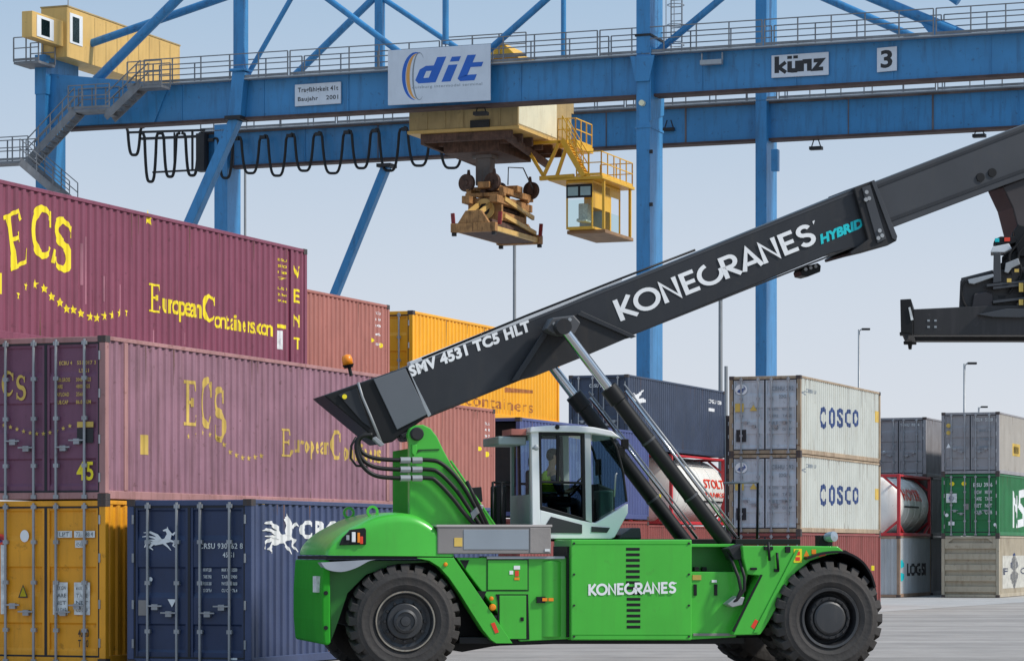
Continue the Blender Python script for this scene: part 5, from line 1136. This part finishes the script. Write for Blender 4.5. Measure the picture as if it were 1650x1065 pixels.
vpl([(1425,355),(1650,272),(1760,233),(1760,237),(1650,277),(1426,360)], 1.235, 1.25, BOOM, 'wear_strip', ib, 0)
vpl([(1412,299),(1655,205),(1760,166),(1760,169),(1655,209),(1413,303)], 1.235, 1.25, BOOM, 'wear_strip', ib, 0)
for x, y in ((1580,286),(1599,278.5)):
    c = vl(x, y, 1.235); MB().lathe_ax([(.001,-.01),(.075,-.01),(.075,.03)], c, (0,1,0), 20).build('pin_hole', BLACK, ib)
hd = vpl([(1616,301),(1625,297),(1760,245),(1760,430),(1690,430),(1655,405),(1645,385),(1640,366),(1632,335)], 1.35, 2.05, mat('head_dark', (.035,.028,.030), .5, vary=.2), 'boom_head', bevel=.02)
# --- spreader (slewed square to the line of sight)
ZS = (vl(1700, 480, 1.7)); wp = V((OX+ZS.x*cT-ZS.y*sT, OY+ZS.x*sT+ZS.y*cT, 0)); Z_s = wp.y
ray_ = V((rx(1600), 1, 0)).normalized(); rl = V((ray_.x*cT+ray_.y*sT, -ray_.x*sT+ray_.y*cT, 0))
def sp_(px, t0, t1, m, name, parent, bevel=.01):
    q = [tolocal(V((rx(x)*Z_s, Z_s, z_at(y, Z_s))))+rl*t0 for x, y in px]
    return MB().prism(q, rl*(t1-t0)).build(name, m, parent, bevel=bevel)
def sbox(x0, x1, y0, y1, t0, t1, m, name, parent, bevel=.01): return sp_([(x0,y1),(x1,y1),(x1,y0),(x0,y0)], t0, t1, m, name, parent, bevel)
SPD = mat('spreader_grey', (.020,.018,.019), .45, vary=.2, dirt=.3, dirtcol='565052')
sr = sp_([(1474,505),(1600,499),(1760,497),(1760,548),(1640,546),(1474,546)], -.9, -.55, SPD, 'spreader_beam', mach)
sp_([(1474,505),(1600,499),(1760,497),(1760,548),(1640,546),(1474,546)], .55, .9, SPD, 'spreader_beam', mach)
e_ = sp_([(1454,492),(1471,491),(1474,505),(1474,546),(1455,544)], -1.22, 1.22, BLACK, 'spreader_end', sr)
for t_ in (-1.2, 1.0): sp_([(1453,543),(1474,543),(1474,548),(1467,548),(1466,556),(1461,556),(1460,548),(1453,548)], t_, t_+.2, DARK, 'twistlock', e_)
sp_([(1467,505),(1470,504),(1475,524),(1471,525)], -1.24, -1.22, PLATE, 'wear_mark', e_, 0)
for x in (1498, 1509):
    for y in (523, 533): sbox(x-2, x+2, y-1.5, y+1.5, -.91, -.9, ALU, 'bolt_head', sr, 0)
hs = sp_([(1546,503),(1548,458),(1556,453),(1600,443),(1700,430),(1760,430),(1760,500),(1600,505)], -.75, .75, SPD, 'slew_housing', mach, .02)
sp_([(1560,458),(1600,449),(1604,453),(1570,465),(1562,464)], -.9, -.75, ALU, 'cover_plate', hs, .01); sp_([(1549,454),(1600,441),(1600,445),(1551,459)], -.7, .7, DARK, 'housing_rail', hs, .005)
sp_([(1575,514),(1620,505),(1680,505),(1700,515),(1640,519),(1600,518)], -1.0, -.9, BOOM2, 'link_plate', sr, .01)
sp_([(1601,415),(1612,416),(1613,462),(1600,464)], -.9, -.6, BOOM2, 'upright', hs, .01); sp_([(1614,418),(1640,405),(1700,400),(1700,470),(1614,464)], -.5, .5, BLACK, 'slew_motor', hs, .02)
sp_([(1596,414),(1600,405),(1625,400),(1630,408),(1618,414)], -.8, -.2, mat('pale_cover',0), 'motor_cover', hs, .01)
sp_([(1600,400),(1603,392),(1612,388),(1636,388),(1640,396),(1625,401)], -.7, -.3, BLACK, 'lamp_bar', hs, .01); sbox(1618, 1627, 390, 396, -.74, -.7, REDP, 'warning_lamp', hs, .003); sbox(1603, 1610, 391, 397, -.74, -.7, CYAN, 'warning_lamp', hs, .003)
sp_([(1620,432),(1640,424),(1643,434),(1630,440),(1624,448),(1618,446)], -.9, -.6, STEEL, 'hose_fitting', hs, .01)
for y, x0 in ((466,1590),(470,1600),(492,1600)): sp_([(x0,y),(1700,y-12),(1700,y-8),(x0,y+4)], -.95, -.8, BOOM2, 'frame_rail', hs, .005)
for x, y0, y1 in ((1641,464,478),(1641,490,499),(1622,457,463),(1634,442,447)): sbox(x, x+7, y0, y1, -.97, -.95, YELF, 'marking', hs, .002)
sp_([(1630,378),(1650,372),(1760,372),(1760,440),(1640,436),(1626,410)], -.35, .35, MATS['head_dark'], 'rotator_yoke', hs, .02)
sp_([(1652,440),(1760,440),(1760,500),(1652,500)], -1.0, -.75, SPD, 'side_cylinder', hs, .02)
for pts in ([(1650,385),(1640,400),(1626,420),(1630,450)], [(1655,400),(1640,420),(1645,450),(1625,480)], [(1560,505),(1552,490),(1550,470),(1556,460)]):
    MB().tube([tolocal(V((rx(p[0])*Z_s, Z_s, z_at(p[1], Z_s))))+rl*-.85 for p in curve([(a, b, 0) for a, b in pts], 5)], .022, 7).build('hose', CABLE, hs)
sp_([(1600,470),(1612,430),(1640,405),(1660,400),(1660,505),(1600,505)], -.6, .6, BLACK, 'rotator_block', hs, .02)
sp_([(1566,505),(1570,480),(1590,476),(1600,480),(1600,505)], -.86, -.75, MATS['head_dark'], 'hydraulic_unit', hs, .02); sp_([(1632,380),(1640,368),(1655,372),(1655,420),(1640,420)], -.7, .2, BLACK, 'rotator_arm', hs, .02)
for i in range(9):
    xx, yy9 = 1604+(i*17) % 44, 448+(i*23) % 50
    sbox(xx, xx+6+(i % 3)*3, yy9, yy9+4+(i % 2)*3, -.72-.02*(i % 3), -.6, (DARK, BOOM2, STEEL)[i % 3] if i % 4 else DARK, 'valve', hs, .004)
sbox(1750, 2150, 499, 547, -.9, -.55, SPD, 'spreader_beam', mach); sbox(1750, 2150, 499, 547, .55, .9, SPD, 'spreader_beam', mach)
# --- lift cylinders
for w in (.52, 2.85):
    f0 = vl(1193, 905, .52); t0_ = vl(906, 527, .52); dx = 0
    A = V((f0.x, w, f0.z)); B = V((t0_.x, w, t0_.z)); D = (B-A); k0 = .255
    j = A+D*(1-.255)
    cy = MB().lathe_ax([(.001,0),(.11,0),(.125,.02),(.125,(j-A).length-.3),(.15,(j-A).length-.28),(.15,(j-A).length),(.08,(j-A).length),(.001,(j-A).length)], A, D, 24).build('lift_cylinder', BLACK, mach); autosm(cy, 30)
    o = MB().lathe_ax([(.082,-.05),(.082,(B-j).length-.02)], j, D, 24).build('piston_rod', CHROME, cy); autosm(o, 40)
    sd_ = V((0,-1,0)).cross(D.normalized()).normalized()
    off_ = -sd_*.20 if sd_.x < 0 else sd_*.20
    o = MB().tube([A+D*.07+off_, A+D*.70+off_], .028, 8).build('hydraulic_pipe', CHROME, cy, smooth=True)
    MB().tube([A+D*.10+off_*1.35, A+D*.72+off_*1.25], .016, 8).build('hydraulic_pipe', STEEL, cy, smooth=True)
    for f_ in (.28, .52):
        MB().lathe_ax([(.126,-.02),(.135,-.02),(.135,.02),(.126,.02)], A+D*f_, D, 24).build('pipe_clamp', BOOM2, cy)
    MB().lathe_ax([(.001,-.14),(.14,-.14),(.14,.14),(.001,.14)], A, (0,1,0), 20).build('cylinder_eye', DARK, cy)
    MB().lathe_ax([(.001,-.13),(.13,-.13),(.13,.13),(.001,.13)], B, (0,1,0), 20).build('cylinder_eye', DARK, cy)
    MB().tube([(B.x,1.0 if w < 1 else 2.4,B.z),(B.x,w,B.z)], .07, 12).build('cylinder_pin', DARK, cy)
    MB().tube([(A.x,.9 if w < 1 else 2.4,A.z),(A.x,w,A.z)], .07, 12).build('cylinder_pin', DARK, cy)
    if w < 1:
        for dd in (0, 14): vtube([(1172+dd,888),(1180+dd*.9,905),(1190+dd*.7,930),(1194+dd*.4,950),(1187,966),(1176,972)], [.1,-.1,-.24,-.25,-.25,-.22], .028, CABLE, 'hydraulic_hose')
        vpl([(1172,973),(1188,960),(1200,962),(1196,974),(1180,978)], -.26, .02, STEEL, 'hose_fitting')
        vpl([(1174,884),(1196,876),(1204,884),(1200,900),(1184,902)], -.1, .35, DARK, 'cylinder_bracket')
# --- beacon
c = vl(560, 590, 1.9); b_ = MB().tube([vl(566,606,1.9), vl(562,588,1.9)], .03, 8).build('beacon_stalk', BLACK, bt); c = vl(561, 588, 1.9)
MB().lathe_ax([(.001,0),(.09,0),(.09,.10),(.07,.16),(.001,.18)], c, (-.2,0,1), 16).build('beacon', ORANGE, bt, smooth=True); MB().lathe_ax([(.001,-.05),(.07,-.05),(.10,.005)], c, (-.2,0,1), 16).build('beacon_base', BLACK, bt)
# --- cab
C0, C1 = .95, 2.55
cf = vpl([(856,691),(868,690),(871,838),(873,862),(862,862),(858,846)], C0, C0+.12, WHITE, 'cab_frame', bevel=.012)
def cpart(px, name='cab_post', m=WHITE, t=.10, both=True, bevel=.01):
    vpl(px, C0-.004, C0+t, m, name, cf, bevel)
    if both:
        q = [vl(x, y, C0) for x, y in px]; MB().prism([V((p.x, C1-t, p.z)) for p in q], (0, t, 0)).build(name, m, cf, bevel=bevel)
cpart([(942,697),(952,697),(954,842),(944,838)], m=mat('grey_post',(.45,.47,.48),.4,vary=.05))
cpart([(868,695),(872,695),(874,822),(870,820)], m=BLACK); cpart([(937,697),(942,697),(944,838),(939,836)], m=BLACK)
cpart([(872,695),(938,697),(938,702),(872,701)], 'door_rail', BLACK); cpart([(872,768+6),(940,776),(940,780),(872,778)], 'door_rail', BLACK)
cpart([(897,700),(902,700),(902,776),(897,775)], 'door_rail', BLACK, .05)
cpart([(872,814),(940,834),(940,839),(872,821)], 'door_rail', BLACK)
# white lower frame with dark openings
vpl([(870,821),(945,840),(960,842),(1012,811),(1012,826),(991,865),(985,868),(870,868)], C0, C0+.14, WHITE, 'lower_frame', cf, .015)
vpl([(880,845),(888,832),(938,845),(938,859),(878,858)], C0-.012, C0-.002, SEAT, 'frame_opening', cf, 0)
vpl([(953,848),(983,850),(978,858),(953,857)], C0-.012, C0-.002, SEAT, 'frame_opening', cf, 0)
q = [vl(x, y, C0) for x, y in [(870,821),(945,840),(960,842),(1012,811),(1012,826),(991,865),(870,868)]]
MB().prism([V((p.x, C1-.14, p.z)) for p in q], (0,.14,0)).build('lower_frame', WHITE, cf, bevel=.01)
a_, b_ = vl(858, 862, C0), vl(990, 868, C0)
MB().box(a_.x+.02, b_.x, C0+.142, C1-.142, b_.z-.02, a_.z+.05).build('cab_floor', SEAT, cf)
# glazing
def pane(px, w=C0+.03, name='window_pane', gm_=GLASS):
    vpl(px, w, w+.012, gm_, name, cf, 0)
qg = [(954,700),(984,703),(994,722),(1004,760),(1010,808),(958,838)]
pane([(873,702),(937,703),(938,774),(873,773)]); pane([(873,780),(938,781),(939,834),(873,814)], gm_=GLASSD); pane(qg, gm_=GLASSQ)  # lower door pane tinted, putting the dim cab interior into the glass
q = [vl(x, y, C0+.03) for x, y in qg]; MB().prism([V((p.x, C1-.06, p.z)) for p in q], (0,.012,0)).build('window_pane', GLASS, cf)
q2_ = [vl(x, y, C0) for x, y in [(873,702),(937,703),(939,834),(873,814)]]; MB().prism([V((p.x, C1-.06, p.z)) for p in q2_], (0,.012,0)).build('window_pane', GLASS, cf)
f_ = [vl(x, y, C0+.04) for x, y in qg[1:5]]
m = MB(); vs = [p for p in f_]+[V((p.x, C1-.06, p.z)) for p in f_]; n = len(f_); m.add(vs, [(i, i+1, n+i+1, n+i) for i in range(n-1)]); m.build('windscreen', GLASS, cf)
for w in (C0+.01, C1-.05):
    pts = [vl(x, y, C0) for x, y in qg[1:5]]; MB().tube([V((p.x, w, p.z)) for p in pts], .022, 8).build('windscreen_seal', BLACK, cf)
# rear wall with window
r0 = vl(857, 862, C0).x; zt, zb1, zw, zl = vl(857,700,C0).z, vl(857,862,C0).z, vl(857,708,C0).z, vl(857,796,C0).z
gp = mat('sage_panel', (.30,.36,.35), .5, vary=.06)
MB().box(r0, r0+.05, C0+.125, C1, zb1, zl).box(r0, r0+.05, C0+.125, C1, zw, zt).box(r0, r0+.05, C0+.125, C0+.2, zl, zw).box(r0, r0+.05, C1-.1, C1, zl, zw).build('rear_wall', gp, cf)
MB().box(r0+.02, r0+.03, C0+.2, C1-.1, zl, zw).build('window_pane', GLASS, cf)
MB().box(r0-.5, r0-.02, C0+.3, C1-.1, zt-.16, zt-.02).build('rear_canopy', gp, cf, bevel=.02)
MB().box(r0-.3, r0-.05, C0+.2, C0+.9, zt+.0, zt+.1).build('red_cover', mat('faded_red',(.50,.16,.12),.5), cf)
# roof
rf = [(853,697),(854,688),(880,685.5),(925,685.5),(955,688),(985,694),(1000,706),(986,704),(955,698.5),(925,696.5),(870,696)]
q = [vl(x, y, C0) for x, y in rf]; ro = MB().prism([V((p.x, C0-.05, p.z)) for p in q], (0, C1-C0+.1, 0)).build('cab_roof', WHITE, cf, bevel=.02)
c = vl(898, 688, C0-.06); MB().sphere(c, .04, 12).build('roof_camera', BLACK, ro)
for x, y in ((1004,712),(998,724)): c = vl(x, y, C0+.1); MB().box(c.x-.03,c.x+.09,c.y-.04,c.y+.04,c.z-.12,c.z+.05).build('work_light', BLACK, ro, bevel=.01)
vtube([(865,722),(858,722)], C0-.08, .02, STEEL, 'mirror_arm', cf); c = vl(864, 721, C0-.12); MB().sphere(c, .05, 12, (1,.5,1)).build('door_knob', ALU, cf)
vtube([(990,800),(992,765),(994,762)], C0-.03, .014, STEEL, 'hand_rail', cf)
# interior
sc0 = vl(880, 829, 1.7)
se = MB().box(sc0.x-.28, sc0.x+.27, 1.26, 1.74, sc0.z-.0, sc0.z+.13).box(sc0.x-.36, sc0.x-.22, 1.26, 1.74, sc0.z+.1, sc0.z+.75).box(sc0.x-.34, sc0.x-.24, 1.38, 1.62, sc0.z+.78, sc0.z+.98).box(sc0.x-.2, sc0.x+.2, 1.36, 1.64, zb1-.1, sc0.z).build('operator_seat', SEAT, cf, bevel=.05)
MB().box(sc0.x-.2, sc0.x+.3, 1.14, 1.22, sc0.z+.2, sc0.z+.3).box(sc0.x-.2, sc0.x+.3, 1.78, 1.86, sc0.z+.2, sc0.z+.3).build('armrest', SEAT, se, bevel=.02)
d0 = vl(940, 800, 1.7)
MB().prism([(d0.x+.05,1.3,zb1),(d0.x+.45,1.3,zb1),(d0.x+.45,1.3,d0.z+.1),(d0.x+.15,1.3,d0.z+.22)], (0,.85,0)).build('dashboard', SEAT, cf, bevel=.03)
MB().tube([(sc0.x+.75,1.5,sc0.z+.1),(sc0.x+.49,1.5,sc0.z+.45)], .03, 8).build('steering_column', SEAT, cf)
sw = V((sc0.x+.47, 1.5, sc0.z+.47)); ax_ = V((-.8,0,.6)).normalized(); u1_ = V((0,1,0)); u2_ = ax_.cross(u1_)
MB().tube([sw+(u1_*cos(t*pi/12)+u2_*sin(t*pi/12))*.2 for t in range(25)], .016, 8, False).beam(sw-u1_*.2, sw+u1_*.2, .03).build('steering_wheel', BLACK, cf)
MB().box(d0.x+.12, d0.x+.16, 1.1, 1.38, d0.z+.35, d0.z+.62).build('display', BLACK, cf, bevel=.01)
c = vl(970, 790, 1.3); MB().box(c.x-.1, c.x+.15, 1.1, 1.5, c.z-.5, c.z).build('console', mat('grey_console',(.16,.2,.2),.5), cf, bevel=.03)
# rails and steps left of the cab
for x in (794, 808): vtube([(x,862),(x,776)], 1.2, .022, BLACK, 'hand_rail')
vtube([(794,777),(822,777)], 1.2, .02, BLACK, 'hand_rail'); vbox(798, 816, 782, 848, 1.5, 1.9, BLACK, 'air_filter', bevel=.03)
vtube([(1166,778),(1222,777)], 2.9, .022, STEEL, 'hand_rail'); vtube([(1221,777),(1220,872)], 2.9, .022, BLACK, 'hand_rail'); vtube([(1190,868),(1191,778)], 2.9, .022, BLACK, 'hand_rail')
vpl([(1000,862),(1018,850),(1032,850),(1034,868),(998,868)], .9, 2.4, BOOM, 'deck_cover', bevel=.02)
# ================================================================ DRIVER
def skinned(name, V_, E_, R_, m, parent, sub=2, root=0):
    me = bpy.data.meshes.new(name); me.from_pydata([tuple(v) for v in V_], E_, []); me.update()
    o = bpy.data.objects.new(name, me); COL.objects.link(o); o.parent = parent; me.materials.append(m)
    s = o.modifiers.new('skin', 'SKIN'); s.use_smooth_shade = True
    for i, r in enumerate(R_):
        d = me.skin_vertices[0].data[i]; rr_ = r if isinstance(r, tuple) else (r, r); d.radius = rr_; d.use_root = (i == root)
    ss = o.modifiers.new('sub', 'SUBSURF'); ss.levels = sub; ss.render_levels = sub
    return o
hp = V((sc0.x+.0, 1.50, sc0.z+.2))
wpos = V((OX+hp.x*cT-hp.y*sT, OY+hp.x*sT+hp.y*cT, hp.z))
dr = thing('person', 'driver in a yellow hi-vis vest seated in the green machine cab', 'person', wpos, TH)
Vx = [(0,0,0),(.0,0,.16),(.02,0,.36),(.03,0,.50),(.045,0,.60),(.06,0,.66),(.075,0,.76),(.08,0,.85)]
R_ = [(.15,.12),(.13,.11),(.155,.12),(.09,.08),(.052,.052),(.07,.072),(.082,.098),(.055,.07)]
E_ = [(0,1),(1,2),(2,3),(3,4),(4,5),(5,6),(6,7)]
for sy in (-1, 1):
    b = len(Vx); Vx += [(.03,sy*.17,.47),(.06,sy*.22,.36),(.12,sy*.24,.17),(.30,sy*.20,.17),(.40,sy*.165,.22),(.455,sy*.155,.245)]
    R_ += [.065,.052,.042,.036,.026,(.04,.022)]; E_ += [(3,b),(b,b+1),(b+1,b+2),(b+2,b+3),(b+3,b+4),(b+4,b+5)]
    for k_, (fl, cy_) in enumerate(((.060,-.03),(.070,-.011),(.065,.009),(.050,.028))):
        q = len(Vx); Vx += [(.49,sy*(.155)+cy_,.262),(.49+fl*.6,sy*.155+cy_,.255),(.49+fl*.75,sy*.155+cy_,.225)]; R_ += [.0095,.009,.0085]; E_ += [(b+5,q),(q,q+1),(q+1,q+2)]
    q = len(Vx); Vx += [(.45,sy*.155-sy*.04,.25),(.485,sy*.155-sy*.055,.24)]; R_ += [.012,.010]; E_ += [(b+5,q),(q,q+1)]
    b = len(Vx); Vx += [(.10,sy*.10,-.02),(.46,sy*.13,.02),(.50,sy*.13,-.36),(.60,sy*.13,-.40)]; R_ += [.095,.07,.05,(.035,.045)]; E_ += [(0,b),(b,b+1),(b+1,b+2),(b+2,b+3)]
body = skinned('body', Vx, E_, R_, SKIN, dr)
MB().prism([(.155,-.014,.79),(.155,.014,.79),(.158,.016,.745),(.158,-.016,.745)], (.02,0,-.003)).build('nose', SKIN, dr, bevel=.008)
for sy in (-1, 1):
    MB().sphere((.150,sy*.032,.792), .012, 10).build('eye', mat('eye_white',(.7,.7,.7),.3), dr); MB().sphere((.160,sy*.032,.792), .006, 8).build('pupil', BLACK, dr)
    MB().sphere((.07,sy*.088,.77), .03, 10, (.6,.35,1)).build('ear', SKIN, dr)
MB().box(.158,.168,-.022,.022,.708,.716).build('mouth', mat('lips',(.35,.12,.10),.5), dr, bevel=.003)
hb = MB(); 
hb.sphere((.062,0,.83), .1, 18, (1.02,.92,.82)).sphere((.035,0,.79), .095, 18, (.85,.95,1.1)).build('hair', HAIR, dr, smooth=True)
vv = [(0,0,.0),(.0,0,.16),(.02,0,.34),(.03,0,.47),(.04,0,.55)]; vr = [(.165,.135),(.15,.13),(.185,.145),(.185,.12),(.09,.08)]
skinned('vest', vv, [(0,1),(1,2),(2,3),(3,4)], vr, HIVIS, dr)
for sy in (-1, 1): skinned('sleeve', [(.03,sy*.15,.47),(.06,sy*.225,.36),(.12,sy*.245,.18),(.22,sy*.225,.17)], [(0,1),(1,2),(2,3)], [.085,.068,.06,.052], CLOTH, dr)
for sy in (-1, 1): skinned('trousers', [(.0,sy*.06,-.0),(.12,sy*.10,-.015),(.46,sy*.13,.02),(.50,sy*.13,-.33)], [(0,1),(1,2),(2,3)], [.13,.11,.085,.062], CLOTH, dr)
MB().box(-.19,.22,-.16,.16,.13,.18).build('reflective_band', ALU, dr, bevel=.03)
